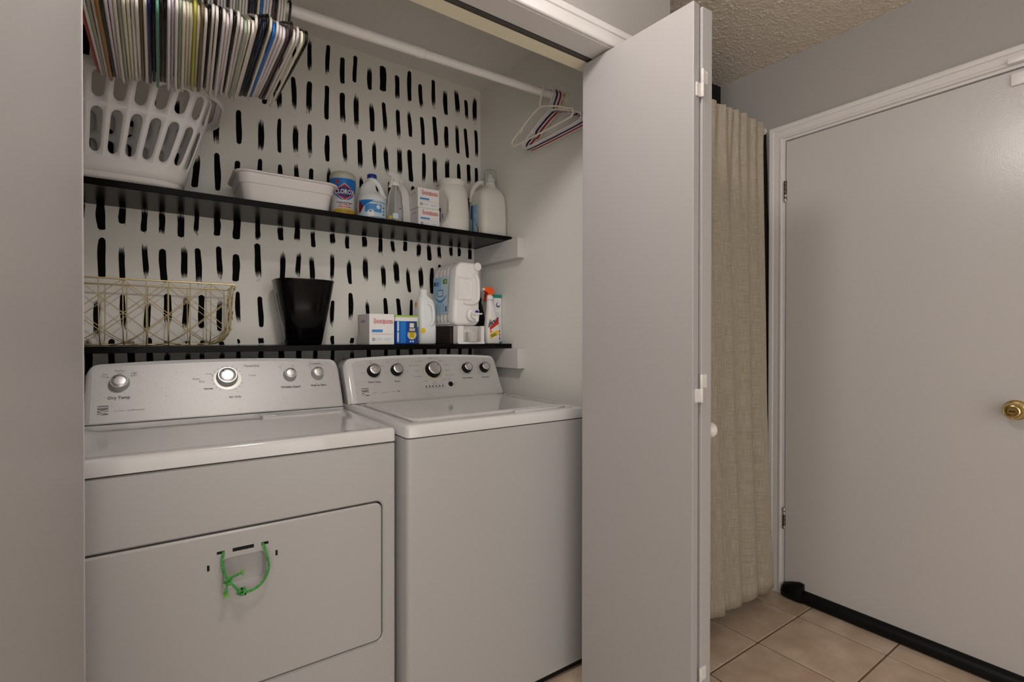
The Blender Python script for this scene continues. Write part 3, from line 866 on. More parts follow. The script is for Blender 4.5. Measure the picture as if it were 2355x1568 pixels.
MB().loft([ringxz(ohx, ohz, 0.006, ox, oz, DY + 0.031), ringxz(ohx, ohz, 0.006, ox, oz, DY + 0.004), ringxz(ohx - 0.0035, ohz - 0.0035, 0.005, ox, oz, DY),
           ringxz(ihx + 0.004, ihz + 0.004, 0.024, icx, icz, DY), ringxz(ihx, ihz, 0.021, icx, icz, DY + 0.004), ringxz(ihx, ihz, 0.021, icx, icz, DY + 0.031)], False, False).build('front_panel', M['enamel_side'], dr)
MB().box(ix0 + 0.001, ix1 - 0.001, DY + 0.026, DY + 0.031, iz0 + 0.001, iz1 - 0.001).build('door_cavity', M['gap'], dr, smooth=0)
g_ = 0.0038
dd = MB().loft([ringxz(ihx - g_, ihz - g_, 0.019, icx, icz, DY + 0.0245), ringxz(ihx - g_, ihz - g_, 0.019, icx, icz, DY + 0.001), ringxz(ihx - g_ - 0.004, ihz - g_ - 0.004, 0.016, icx, icz, DY - 0.0035)]).build('dryer_door', M['enamel_side'], dr)
cutters = []
def cutter(mb):
    o_ = mb.build('cutter', M['gap']); cutters.append(o_)
off = wloc(dr)
cutter(MB().loft([ringxz(0.0475, 0.0385, 0.014, 0.1645, 0.5965, DY - 0.02), ringxz(0.0475, 0.0385, 0.014, 0.1645, 0.5965, DY), ringxz(0.041, 0.032, 0.014, 0.1645, 0.5965, DY + 0.0195)]))
for a0, a1, b0, b1 in ((0.1065, 0.1225, 0.6475, 0.6545), (0.2005, 0.2165, 0.6485, 0.6555), (0.139, 0.1845, 0.6468, 0.6558), (0.0868, 0.0920, 0.6135, 0.6275), (0.2320, 0.2372, 0.6145, 0.6285)):
    cutter(MB().box(a0, a1, DY - 0.02, DY + 0.04, b0, b1))
    MB().box(a0 + 0.0002, a1 - 0.0002, DY - 0.0018, DY + 0.02, b0 + 0.0002, b1 - 0.0002).build('slot_fill', M['black'], dr, smooth=0)  # black plug: the darkness inside the slot is put into its colour
for c_ in cutters:
    c_.location = (0, 0, 0)
bpy.context.view_layer.update()
cut(dd, cutters)
MB().rr([(0.8620, ox, 1.715, ohx, 0.3605, 0.008), (0.8635, ox, 1.715, ohx + 0.002, 0.3625, 0.010), (0.8935, ox, 1.715, ohx + 0.002, 0.3625, 0.012), (0.8985, ox, 1.715, ohx - 0.0015, 0.359, 0.012), (0.9000, ox, 1.715, ohx - 0.006, 0.3545, 0.012),
         (0.9000, ox, 1.715, ohx - 0.028, 0.3325, 0.02), (0.8962, ox, 1.715, ohx - 0.036, 0.3245, 0.02), (0.8960, ox, 1.715, ohx - 0.06, 0.300, 0.02)], 5).build('dryer_top', M['enamel'], dr)
MB().rr([(0.8955, 0.395, 1.795, 0.130, 0.034, 0.006), (0.9000, 0.395, 1.795, 0.130, 0.034, 0.006), (0.9020, 0.395, 1.795, 0.127, 0.031, 0.006)], 4).build('lint_cover', M['enamel'], dr)
MB().rr([(0.900, 0.287, 1.786, 0.022, 0.020, 0.004), (0.9055, 0.287, 1.786, 0.022, 0.020, 0.004), (0.907, 0.287, 1.786, 0.019, 0.017, 0.004)], 4).build('lint_tab', M['enamel'], dr)
for x, y in ((-0.14, 1.43), (0.50, 1.43), (-0.14, 2.02), (0.50, 2.02)):
    MB().lathe([(0.022, 0.0), (0.022, 0.010), (0.010, 0.012), (0.010, 0.032)], 14, Matrix.Translation((x, y, 0.0))).build('foot', M['black'], dr)
Z0 = 0.905
co, fo, F, nn = console(dr, -0.1795, 0.5480, 1.845, Z0, 1.0885, -0.1655, 0.5355, M['silver_dirty'])
for x, z, r, a in ((-0.1001, 1.0172, 0.0225, 2.4), (0.1807, 1.0228, 0.0285, 2.25), (0.3743, 1.0233, 0.0195, 1.05), (0.4675, 1.0242, 0.0195, 2.1)):
    knob(co, F, nn, x, z, Z0, r, a, M['ring_chrome'] if r > 0.028 else None)
for body, x, z, sz, bd in (('Dry Temp', -0.1001, 0.9763, 0.0125, 0.0003), ('Low', -0.1352, 1.0445, 0.0078, 0), ('Delicates', -0.1352, 1.0370, 0.0052, 0), ('Medium', -0.0998, 1.0535, 0.0078, 0), ('Casual', -0.0998, 1.0462, 0.0052, 0), ('High', -0.0660, 1.0455, 0.0078, 0), ('Cottons', -0.0645, 1.0385, 0.0052, 0),
                         ('Timed Dry', 0.2560, 1.0574, 0.0108, 0.0002), ('Auto', 0.0940, 1.0215, 0.0098, 0), ('Dry', 0.1090, 1.0125, 0.0098, 0), ('Normal', 0.1270, 0.9895, 0.0078, 0.0003), ('Delicates', 0.1300, 1.0360, 0.0052, 0), ('Air Only', 0.2010, 0.9598, 0.0100, 0.0002), ('Towels', 0.2560, 1.0260, 0.0078, 0),
                         ('Wrinkle Guard', 0.3740, 0.9821, 0.0102, 0.0004), ('Push to Start', 0.4680, 0.9832, 0.0098, 0.0004), ('CYCLE SIGNAL', 0.4640, 1.0585, 0.0062, 0.0002), ('Off', 0.3440, 1.0510, 0.0062, 0), ('On', 0.3880, 1.0540, 0.0062, 0), ('Off', 0.4430, 1.0520, 0.0058, 0), ('On', 0.4880, 1.0520, 0.0058, 0)):
    ftext(fo, F, Z0, body, x, z, sz, None, bd)
for i in range(17):
    a = math.radians(-150 + i * 300 / 16)
    fdot(fo, F, Z0, 0.1825 + 0.0445 * math.sin(a), 1.0185 + 0.040 * math.cos(a))
for x, z in ((-0.128, 1.0355), (-0.099, 1.0420), (-0.072, 1.0370), (0.348, 1.044), (0.388, 1.047), (0.446, 1.045), (0.486, 1.045)):
    fdot(fo, F, Z0, x, z)
logo(fo, F, Z0, -0.1365, 0.9436, 0.0125)
patch(fo, M['ink_soft'], rpoly(-0.0115, 0.0115, -0.0005, 0.0005), lambda a, b: F(-0.099 + a, (0.9395 - Z0) * 1.118 + b, 0.0021), 'print')
patch(fo, M['ink_soft'], rpoly(-0.021, 0.021, -0.0006, 0.0006), lambda a, b: F(-0.060 + a, (0.9395 - Z0) * 1.118 + b, 0.0021), 'print')

# ---------------------------------------------------------------- washer
WX0, WX1, WY = 0.5560, 1.2410, 1.2948
wa = thing('washer', ((WX0 + WX1) / 2, 1.66, 0.0), 'white top loading washer next to the folded closet door', 'washer')
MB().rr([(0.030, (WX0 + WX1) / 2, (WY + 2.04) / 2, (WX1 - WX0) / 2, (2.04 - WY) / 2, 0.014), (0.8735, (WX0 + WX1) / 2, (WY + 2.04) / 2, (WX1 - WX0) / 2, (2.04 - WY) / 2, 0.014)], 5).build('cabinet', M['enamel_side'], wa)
MB().box(WX0 + 0.006, WX1 - 0.006, WY + 0.006, 2.03, 0.010, 0.031).build('floor_gap_fill', M['black'], wa, smooth=0)  # black box standing in for the shade in the gap under the cabinet
for x, y in ((0.61, 1.36), (1.19, 1.36), (0.61, 1.98), (1.19, 1.98)):
    MB().lathe([(0.022, 0.0), (0.022, 0.008), (0.010, 0.010), (0.010, 0.02)], 14, Matrix.Translation((x, y, 0.0))).build('foot', M['black'], wa)
wcx, wcy, whx, why = (WX0 + WX1) / 2, (WY + 2.04) / 2, (WX1 - WX0) / 2, (2.04 - WY) / 2
MB().rr([(0.8760, wcx, wcy, whx - 0.001, why - 0.001, 0.014), (0.8775, wcx, wcy, whx + 0.001, why + 0.001, 0.016), (0.9040, wcx, wcy, whx + 0.001, why + 0.001, 0.018), (0.9100, wcx, wcy, whx - 0.003, why - 0.003, 0.018), (0.9122, wcx, wcy, whx - 0.010, why - 0.010, 0.016), (0.9122, wcx, wcy, whx - 0.036, why - 0.04, 0.02), (0.9085, wcx, wcy, whx - 0.042, why - 0.05, 0.02)], 5).build('washer_top', M['enamel'], wa)
MB().rr([(0.9075, wcx, 1.580, whx - 0.048, 0.228, 0.030), (0.9135, wcx, 1.580, whx - 0.046, 0.230, 0.032), (0.9165, wcx, 1.580, whx - 0.050, 0.226, 0.030), (0.9155, wcx, 1.580, whx - 0.090, 0.186, 0.03), (0.9150, wcx, 1.580, whx - 0.13, 0.15, 0.03)], 6).build('lid', M['enamel'], wa)
MB().rr([(0.9110, 1.045, 1.342, 0.095, 0.010, 0.006), (0.9165, 1.045, 1.342, 0.095, 0.010, 0.006), (0.918, 1.045, 1.342, 0.092, 0.007, 0.005)], 4).build('lid_handle', M['enamel'], wa)
W0 = 0.912
co, fo, F, nn = console(wa, 0.5600, 1.2400, 1.825, W0, 1.0895, 0.5915, 1.2270, M['silver'])
for x, z, r, a in ((0.6686, 1.0258, 0.0225, 3.1), (0.7616, 1.0258, 0.0215, 2.1), (0.9180, 1.0215, 0.0300, 0.7), (1.0781, 1.0236, 0.0200, 2.1), (1.1658, 1.0226, 0.0200, 2.0)):
    knob(co, F, nn, x, z, W0, r, a, M['ring_tan'] if r > 0.028 else None, base=False)  # washer knobs get black sides, shading put into the colour
for body, x, z, sz, bd in (('Wash Temp', 0.6660, 0.9858, 0.0100, 0.0002), ('Rinse', 0.7580, 0.9847, 0.0098, 0.0002), ('Normal', 0.9169, 1.0696, 0.0072, 0), ('Heavy Duty', 0.8640, 1.0584, 0.0072, 0), ('Casual', 0.9620, 1.0579, 0.0072, 0), ('Bulky / Bedding', 0.8390, 1.0418, 0.0072, 0), ('Delicates', 0.9860, 1.0405, 0.0072, 0),
                         ('Whites', 0.8510, 1.0208, 0.0072, 0), ('Express', 0.9860, 1.0195, 0.0072, 0), ('Deep Wash', 0.8470, 0.9988, 0.0072, 0), ('Rinse + Spin', 0.9900, 0.9990, 0.0072, 0), ('Soak', 0.8781, 0.9805, 0.0072, 0), ('Drain + Spin', 0.9720, 0.9816, 0.0072, 0), ('Clean', 0.9160, 0.9742, 0.0066, 0), ('Washer', 0.9160, 0.9672, 0.0066, 0),
                         ('Fabric Softener', 1.0740, 0.9840, 0.0080, 0.0002), ('Extra Rinse', 1.1640, 0.9837, 0.0080, 0.0002), ('Cool', 0.6640, 1.0640, 0.0056, 0), ('Light', 0.6640, 1.0575, 0.0056, 0), ('Cold', 0.6250, 1.0210, 0.0062, 0), ('Cool', 0.6240, 1.0480, 0.0056, 0), ('Warm', 0.7080, 1.0450, 0.0062, 0), ('Hot', 0.7180, 1.0210, 0.0062, 0),
                         ('One', 0.7320, 1.0640, 0.0056, 0), ('Rinse', 0.7320, 1.0575, 0.0056, 0), ('Two', 0.7760, 1.0640, 0.0056, 0), ('Rinses', 0.7760, 1.0575, 0.0056, 0), ('Off', 1.0500, 1.0590, 0.0060, 0), ('On', 1.0860, 1.0590, 0.0060, 0), ('Off', 1.1400, 1.0580, 0.0060, 0), ('On', 1.1770, 1.0580, 0.0060, 0), ('Start', 1.0060, 0.9660, 0.0056, 0), ('Pause', 1.0070, 0.9600, 0.0056, 0)):
    ftext(fo, F, W0, body, x, z, sz, None if sz > 0.0078 else M['ink_soft'], bd)
for i in range(13):
    a = math.radians(-150 + i * 300 / 12)
    fdot(fo, F, W0, 0.9200 + 0.0375 * math.sin(a), 1.0165 + 0.0335 * math.cos(a))
for i in range(6):
    fdot(fo, F, W0, 0.8748 + 0.0148 * i, 0.9588, 0.0032, M['black'])
patch(fo, M['ink_soft'], rpoly(-0.043, 0.043, -0.0007, 0.0007), lambda a, b: F(0.913 + a, (0.9525 - W0) * 1.118 + b, 0.0021), 'print')
MB().lathe([(0.0105, 0.0015), (0.0105, 0.004), (0.009, 0.0055), (0.0, 0.0055)], 20, axis_T(F(0.9862, (0.9632 - W0) * 1.118, 0.0), nn), False, False).build('start_button', M['black_gloss'], co)
logo(fo, F, W0, 0.6255, 0.9516, 0.0135)
for x0_, x1_ in ((0.652, 0.672), (0.684, 0.714), (0.722, 0.746)):
    patch(fo, M['ink_soft'], rpoly(x0_, x1_, -0.0005, 0.0005), lambda a, b: F(a, (0.9470 - W0) * 1.118 + b, 0.0021), 'print')
ftext(fo, F, W0, 'fsc', 0.756, 0.9475, 0.0095, M['ink'], 0.0002)

# ---------------------------------------------------------------- rope on the dryer door
rp_ = thing('rope', (0.165, 1.33, 0.60), 'knotted green rope looped through the slots of the dryer door', 'rope')
def spline(pts, n=6):
    P = [Vector(p) for p in pts]
    out = []
    for i in range(len(P) - 1):
        a, b, c, d = P[max(0, i - 1)], P[i], P[i + 1], P[min(len(P) - 1, i + 2)]
        for j in range(n):
            t = j / n
            out.append(0.5 * ((2 * b) + (c - a) * t + (2 * a - 5 * b + 4 * c - d) * t * t + (3 * b - a - 3 * c + d) * t ** 3))
    out.append(P[-1])
    return out
YR = DY - 0.022
main = spline([(0.2035, DY + 0.012, 0.6515), (0.2040, DY - 0.006, 0.6510), (0.2075, YR + 0.006, 0.640), (0.2120, YR, 0.620), (0.2135, YR, 0.598), (0.2080, YR, 0.578), (0.1950, YR, 0.561), (0.1770, YR, 0.553), (0.1600, YR, 0.5535), (0.1480, YR, 0.562), (0.1385, YR, 0.575), (0.1300, YR, 0.586), (0.1240, YR, 0.600), (0.1180, YR + 0.002, 0.618), (0.1165, YR + 0.008, 0.635), (0.1195, DY - 0.006, 0.6490), (0.1200, DY + 0.012, 0.6505)])
MB().tube(main, 0.0030, 10).build('rope_loop', M['rope'], rp_, smooth=80)
for c0, s_ in (((0.1275, YR - 0.001, 0.5895), 0.0062), ((0.1545, YR - 0.001, 0.5575), 0.0068)):
    kt = spline([Vector(c0) + Vector((s_ * math.cos(a) * (1 + 0.2 * math.sin(2 * a)), -0.003 + s_ * 0.7 * math.sin(2.0 * a), s_ * math.sin(a))) for a in [i * 0.9 for i in range(10)]], 4)
    MB().tube(kt, 0.0030, 8).build('knot', M['rope'], rp_, smooth=80)
MB().tube(spline([(0.130, YR - 0.002, 0.592), (0.137, YR - 0.004, 0.597), (0.146, YR - 0.005, 0.600), (0.153, YR - 0.005, 0.604)]), [0.0027] * 12 + [0.003, 0.0032, 0.0032, 0.0032, 0.003, 0.0026, 0.002], 8).build('rope_tail', M['rope'], rp_, smooth=80)
MB().tube(spline([(0.1265, YR - 0.002, 0.586), (0.1240, YR - 0.004, 0.577), (0.1230, YR - 0.004, 0.568), (0.1215, YR - 0.004, 0.561)]), [0.0027] * 8 + [0.003] * 5 + [0.0042, 0.0046, 0.0046, 0.0044, 0.004, 0.003], 8).build('rope_tail', M['rope'], rp_, smooth=80)
MB().tube([(0.1570, YR - 0.003, 0.5545), (0.1610, YR - 0.004, 0.5505), (0.1640, YR - 0.004, 0.5490)], [0.0026, 0.003, 0.0027], 8).build('burnt_tip', M['black'], rp_)
MB().tube([(0.1535, YR - 0.006, 0.563), (0.1555, YR - 0.008, 0.5665)], [0.0024, 0.0022], 8).build('burnt_tip', M['black'], rp_)
rr_ = random.Random(3)
fr = MB()
for k_ in range(26):
    a = rr_.uniform(-0.9, 0.9)
    p0 = Vector((0.1500, YR - 0.005, 0.603)); L_ = rr_.uniform(0.006, 0.014)
    fr.tube([p0, p0 + Vector((math.cos(a) * L_ * .6, rr_.uniform(-.002, .002), math.sin(a) * L_ * .6 + 0.001)), p0 + Vector((math.cos(a) * L_, rr_.uniform(-.003, .003), math.sin(a) * L_ - 0.001))], 0.00045, 3)
for k_ in range(30):
    a = math.radians(rr_.uniform(-125, -45))
    p0 = Vector((0.1220 + rr_.uniform(-.003, .003), YR - 0.004, 0.563)); L_ = rr_.uniform(0.006, 0.015)
    fr.tube([p0, p0 + Vector((math.cos(a) * L_ * .5, rr_.uniform(-.002, .002), math.sin(a) * L_ * .6)), p0 + Vector((math.cos(a) * L_, rr_.uniform(-.003, .003), math.sin(a) * L_))], 0.00045, 3)
fo_ = fr.build('frayed_strands', M['rope_fray'], rp_, smooth=0)
fo_['kind'] = 'stuff'

# ---------------------------------------------------------------- curtain
cu_t = thing('curtain', (1.87, 1.24, 0.0), 'beige linen curtain with gathered top hanging left of the entry door', 'curtain')
def curtain_pt(s, z):
    """s 0..1 from the wall edge at right to the left"""
    t = (2.128 - z) / 2.09
    t = min(1, max(0, t))
    xr = 2.272 - 0.074 * min(1, t * 1.6) + 0.03 * max(0, t - 0.6)
    x = xr - s * (xr - 1.445)
    yc = 1.2235 - 0.078 * t ** 0.9
    gather = math.exp(-max(0, 2.128 - z) / 0.22)
    fine = 0.0125 * gather * math.sin(s * 2 * math.pi * 14 + 1.1 * math.sin(s * 19))
    A = 0.010 + 0.018 * min(1, t * 1.6)
    ph = s * 2 * math.pi * 6.2 - 1.2
    wv = math.sin(ph + 0.5 * math.sin(ph)) + 0.18 * math.sin(ph * 2.1 + 1.0 + 1.3 * t)
    y = yc + fine - A * wv * (1 - 0.8 * gather)
    x += 0.010 * (1 - gather) * math.sin(ph * 1.0 + 1.2) * t
    return x, y
NS, NZ = 260, 56
ztop, zbot = 2.137, 0.062
zs_ = [ztop - 0.03 * i / 5 for i in range(5)] + [ztop - 0.03 - (ztop - 0.03 - zbot) * (i / NZ) ** 1.05 for i in range(NZ + 1)]
vs, fs, uv = [], [], []
for j, z in enumerate(zs_):
    for i in range(NS + 1):
        s_ = i / NS
        x, y = curtain_pt(s_, z)
        zz = z
        if z > ztop - 0.012:
            zz += 0.004 * math.sin(s_ * 2 * math.pi * 14 + 0.8)
        if j == len(zs_) - 1:
            zz += 0.012 * math.sin(s_ * 37)
        elif z < 0.2:
            zz += 0.012 * math.sin(s_ * 37) * (0.2 - z) / 0.155
        vs.append((x, y, zz)); uv.append((s_ * 1.4, z))
for j in range(len(zs_) - 1):
    for i in range(NS):
        p = j * (NS + 1) + i
        fs.append((p, p + 1, p + NS + 2, p + NS + 1))
mb = MB(); mb.add(vs, fs)
co_ = mb.build('curtain_panel', M['linen'], cu_t, smooth=80, fix=False)
ul = co_.data.uv_layers.new(name='UVMap')
for lp in co_.data.loops:
    ul.data[lp.index].uv = uv[lp.vertex_index]
sm = co_.modifiers.new('thickness', 'SOLIDIFY'); sm.thickness = 0.0016
hs = MB()                                                    # stitched hem band
hv, hf = [], []
for j, z in enumerate((0.138, 0.135, 0.132)):
    for i in range(NS + 1):
        x, y = curtain_pt(i / NS, z)
        hv.append((x, y - (0.0016 if j == 1 else 0.0002), z + 0.012 * math.sin(i / NS * 37) * (0.2 - z) / 0.155))
for j in range(2):
    for i in range(NS):
        p = j * (NS + 1) + i
        hf.append((p, p + NS + 1, p + NS + 2, p + 1))
hs.add(hv, hf).build('hem_stitch', M['linen'], cu_t, smooth=80, fix=False)
cr = thing('curtain_rod', (XD, 1.235, 2.115), 'white tension rod carrying the linen curtain by the entry door', 'rod')
MB().tube([(1.429, 1.2465, 2.116), (XD - 0.022, 1.2465, 2.116)], 0.0085, 14).build('rod_tube', M['rod'], cr)
MB().lathe([(0.0, 0), (0.016, 0), (0.0165, 0.004), (0.0155, 0.018), (0.012, 0.022), (0.0, 0.022)], 20, axis_T((XD, 1.2465, 2.116), (-1, 0, 0)), False, False).build('end_cap', M['rod'], cr)
MB().tube([Vector((XD - 0.020, 1.2465 + 0.0185 * math.cos(a), 2.114 + 0.0215 * math.sin(a))) for a in [2 * math.pi * i / 20 for i in range(20)]], 0.0018, 6, closed=True).build('rod_ring', M['rod'], cr)
lv, lf = [], []
NL = 40
for j in range(NL + 1):
    z = 2.10 - 2.02 * j / NL
    y1 = 1.2335 - 0.015 * min(1, max(0, (2.02 - z) / 0.45)) - 0.003 * math.sin((2.1 - z) * 9.0) ** 2
    x1 = 2.3070
    for i in range(5):
        lv.append((x1 - 0.036 * i, y1 + (1.285 - y1) * (i / 4) ** 0.6, z))
for j in range(NL):
    for i in range(4):
        p = j * 5 + i
        lf.append((p, p + 1, p + 6, p + 5))
mb = MB(); mb.add(lv, lf)
li = mb.build('curtain_lining', M['liner'], None, smooth=80, fix=False)
li.modifiers.new('thickness', 'SOLIDIFY').thickness = 0.0015
tag(li, 'narrow strip of black cloth showing between linen curtain and door casing', 'cloth')

# ================================================================ things on the upper shelf
# ---- laundry basket: flared tub whose wall is cut by rows of long slots
lbk = thing('laundry_basket', (-0.165, 2.0, ZS), 'white slotted plastic laundry basket on the left of the upper shelf', 'basket')
BH = 0.305
def basket_ring(t, k=40):
    e = t ** 0.9
    hx, hy, r = 0.222 + 0.088 * e, 0.112 + 0.068 * e, 0.070 + 0.03 * e
    pts = rrect(hx, hy, r, 24)
    P = [Vector((x, y, 0)) for x, y in pts]
    return P
def basket_at(s, t, cache={}):
    key = round(t, 5)
    if key not in cache:
        P = basket_ring(t)
        L = [0.0]
        for i in range(len(P)):
            L.append(L[-1] + (P[(i + 1) % len(P)] - P[i]).length)
        cache[key] = (P, L)
    P, L = cache[key]
    d = (s % 1.0) * L[-1]
    lo, hi = 0, len(L) - 1
    while hi - lo > 1:
        m_ = (lo + hi) // 2
        if L[m_] <= d: lo = m_
        else: hi = m_
    a, b = P[lo], P[(lo + 1) % len(P)]
    f = (d - L[lo]) / max(1e-9, L[lo + 1] - L[lo])
    p = a.lerp(b, f)
    return (-0.165 + p.x, 2.0 + p.y, ZS + 0.004 + BH * t)
NC = 34
mb = MB()
def cell_slot(c, t0, t1, m0, m1, sw):
    """one wall cell with a stadium hole"""
    s0, s1 = c / NC, (c + 1) / NC
    sm_, hw = (s0 + s1) / 2, sw / NC / 2
    cap = 0.055
    outer, inner = [], []
    for i in range(7):
        a = math.pi - math.pi * i / 6
        outer.append((s0 + (s1 - s0) * i / 6, t1)); inner.append((sm_ + hw * math.cos(a), m1 - cap + cap * math.sin(a)))
    for i in range(1, 4):
        outer.append((s1, t1 + (t0 - t1) * i / 4)); inner.append((sm_ + hw, m1 - cap + (m0 - m1 + 2 * cap) * i / 4))
    for i in range(7):
        a = -math.pi * i / 6
        outer.append((s1 + (s0 - s1) * i / 6, t0)); inner.append((sm_ + hw * math.cos(a), m0 + cap + cap * math.sin(a)))
    for i in range(1, 4):
        outer.append((s0, t0 + (t1 - t0) * i / 4)); inner.append((sm_ - hw, m0 + cap + (m1 - m0 - 2 * cap) * i / 4))
    n_ = len(outer)
    vs = [basket_at(s, t) for s, t in outer] + [basket_at(s, t) for s, t in inner]
    mb.add(vs, [(i, (i + 1) % n_, n_ + (i + 1) % n_, n_ + i) for i in range(n_)])
for c in range(NC):
    cell_slot(c, 0.17, 0.64, 0.205, 0.605, 0.60)
    cell_slot(c, 0.64, 0.955, 0.685, 0.925, 0.60)
    for t0, t1 in ((0.03, 0.10), (0.10, 0.17), (0.955, 1.0)):
        n_ = 6
        vs = [basket_at((c + i / n_) / NC, t0) for i in range(n_ + 1)] + [basket_at((c + i / n_) / NC, t1) for i in range(n_ + 1)]
        mb.add(vs, [(i, i + 1, n_ + 2 + i, n_ + 1 + i) for i in range(n_)])
bw = mb.build('basket_wall', M['basket_plastic'], lbk, smooth=60)
bm = bmesh.new(); bm.from_mesh(bw.data); bmesh.ops.remove_doubles(bm, verts=bm.verts, dist=0.0004); bmesh.ops.recalc_face_normals(bm, faces=bm.faces); bm.to_mesh(bw.data); bm.free()
bw.data.shade_smooth()
bw.modifiers.new('thickness', 'SOLIDIFY').thickness = 0.003
def bring(t, grow, dz):
    e = t ** 0.9
    return [(-0.165 + x, 2.0 + y, ZS + 0.004 + BH * t + dz) for x, y in rrect(0.222 + 0.088 * e + grow, 0.112 + 0.068 * e + grow * 0.35, 0.070 + 0.03 * e + grow, 12)]
MB().loft([bring(0.0, -0.012, -0.0035), bring(0.0, 0.0, -0.001), bring(0.035, 0.0, 0), bring(0.035, -0.004, 0), bring(0.012, -0.012, 0.001)]).build('basket_floor', M['basket_plastic'], lbk, smooth=60)
MB().loft([bring(1.0, -0.002, -0.004), bring(1.0, 0.0, 0.0), bring(1.0, 0.012, 0.004), bring(1.0, 0.024, 0.002), bring(1.0, 0.030, -0.012), bring(1.0, 0.029, -0.026), bring(1.0, 0.026, -0.026), bring(1.0, 0.024, -0.008), bring(1.0, 0.010, -0.004)], False, False).build('basket_rim', M['basket_plastic'], lbk, smooth=60)

# ---- white wash tub
wt = thing('wash_tub', (0.388, 2.045, ZS), 'low white rectangular plastic tub on the upper shelf', 'tub')
MB().rr([(ZS + 0.0005, 0.381, 2.045, 0.138, 0.098, 0.03), (ZS + 0.004, 0.381, 2.045, 0.144, 0.104, 0.034), (ZS + 0.064, 0.381, 2.045, 0.153, 0.112, 0.036), (ZS + 0.066, 0.381, 2.045, 0.157, 0.116, 0.038), (ZS + 0.098, 0.381, 2.045, 0.163, 0.121, 0.040), (ZS + 0.100, 0.381, 2.045, 0.174, 0.130, 0.046), (ZS + 0.104, 0.381, 2.045, 0.175, 0.131, 0.046), (ZS + 0.107, 0.381, 2.045, 0.171, 0.127, 0.044),
         (ZS + 0.104, 0.381, 2.045, 0.160, 0.117, 0.038), (ZS + 0.064, 0.381, 2.045, 0.150, 0.109, 0.034), (ZS + 0.008, 0.381, 2.045, 0.138, 0.098, 0.03)], 8).build('tub_body', M['tub_plastic'], wt, smooth=40)

# ---- disinfecting wipes canister
cx, cy, r = 0.6085, 2.066, 0.0495
def cylh(cx, cy, r, cz, ang):
    f = cyl(cx, cy, r, ZS, ang)
    return lambda a, b: f(a, (cz - ZS + b) * 1.13)
wp = thing('wipes_canister', (cx, cy, ZS), 'blue and yellow wipes canister standing beside the white tub', 'canister')
T = Matrix.Translation((cx, cy, ZS)) @ Matrix.Diagonal((1, 1, 1.13, 1))
MB().lathe([(r - 0.002, 0.0005), (r, 0.003), (r, 0.146), (r - 0.002, 0.149)], 40, T).build('canister_body', M['white_plastic'], wp)
MB().lathe([(r + 0.0005, 0.1475), (r + 0.0012, 0.149), (r + 0.0012, 0.158), (r - 0.001, 0.166), (r - 0.008, 0.1715), (r - 0.016, 0.173), (0.012, 0.174), (0.010, 0.179), (0.004, 0.180)], 40, T, False, True).build('canister_lid', M['lid_cream'], wp)
C1 = cylh(cx, cy, r + 0.0004, ZS, -0.14)
gpatch(wp, M['white_ink'], -0.075, 0.075, 0.003, 0.145, C1, 'label', 24)
C2 = cylh(cx, cy, r + 0.0008, ZS, -0.14)
gpatch(wp, M['blue'], -0.072, 0.072, 0.07, 0.145, C2, 'label', 24, 1, lambda a: (0.068 + 13.0 * a * a, 0.1455))
gpatch(wp, M['gold_label'], -0.072, 0.072, 0.0, 0.03, C2, 'label', 24, 1, lambda a: (0.003, 0.040 - 3.0 * a * a))
C3, C4, C5 = cylh(cx, cy, r + 0.0012, ZS, -0.14), cylh(cx, cy, r + 0.0016, ZS, -0.14), cylh(cx, cy, r + 0.0020, ZS, -0.14)
def hexa(w_, h_):
    return lambda a: (0.0975 - h_ * max(0.12, (1 - abs(a) / w_)) ** 0.9, 0.0975 + h_ * max(0.12, (1 - abs(a) / w_)) ** 0.9)
gpatch(wp, M['white_ink'], -0.0415, 0.0415, 0, 0, C3, 'emblem', 24, 1, hexa(0.0445, 0.031))
gpatch(wp, M['red'], -0.0395, 0.0395, 0, 0, C4, 'emblem', 24, 1, hexa(0.0435, 0.0285))
gpatch(wp, M['navy_ink'], -0.034, 0.034, 0, 0, C5, 'emblem', 24, 1, hexa(0.040, 0.0215))
C6 = cylh(cx, cy, r + 0.0025, ZS + 0.0975, -0.14)
text('CLOROX', 0.0225, M['white_ink'], wp, lambda a, b: C6(a * 0.86, b), bold=0.0007)
patch(wp, M['red'], disc(0.0072, 14, -0.030, 0.132), C3, 'print')
for s_, z_, sz, m_ in (('Disinfecting Wipes', 0.060, 0.0082, 'navy_ink'), ('Kills 99.9% of', 0.0525, 0.0078, 'red'), ('Viruses & Bacteria', 0.0455, 0.0074, 'red')):
    Cq = cylh(cx, cy, r + 0.0012, ZS + z_, -0.14)
    text(s_, sz, M[m_], wp, Cq, bold=0.0002)
for z_ in (0.031, 0.027):
    gpatch(wp, M['navy_ink'], -0.022, 0.022, z_, z_ + 0.001, C3, 'print', 8)

# ---- bleach bottle
cx, cy, r = 0.701, 1.985, 0.0555
bl = thing('bleach_bottle', (cx, cy, ZS), 'white bleach bottle with blue cap and blue label', 'bottle')
rows = [(0.0005, 0, 0, .052), (0.003, 0, 0, .0555), (0.078, 0, 0, .0555), (0.090, 0, 0, .0540), (0.100, -0.002, 0, .049), (0.110, -0.010, 0, .040), (0.125, -0.016, 0, .033), (0.142, -0.013, 0, .027), (0.156, -0.006, 0, .0215), (0.164, -0.002, 0, .018), (0.172, 0, 0, .0165), (0.176, 0, 0, .0165)]
MB().loft([[(cx + ox_ + rr2 * math.cos(a), cy + oy_ + rr2 * (0.92 if 0.1 < z_ < 0.17 else 1) * math.sin(a), ZS + z_) for a in [2 * math.pi * i / 36 for i in range(36)]] for z_, ox_, oy_, rr2 in rows]).build('bottle_body', M['bleach_plastic'], bl, smooth=60)
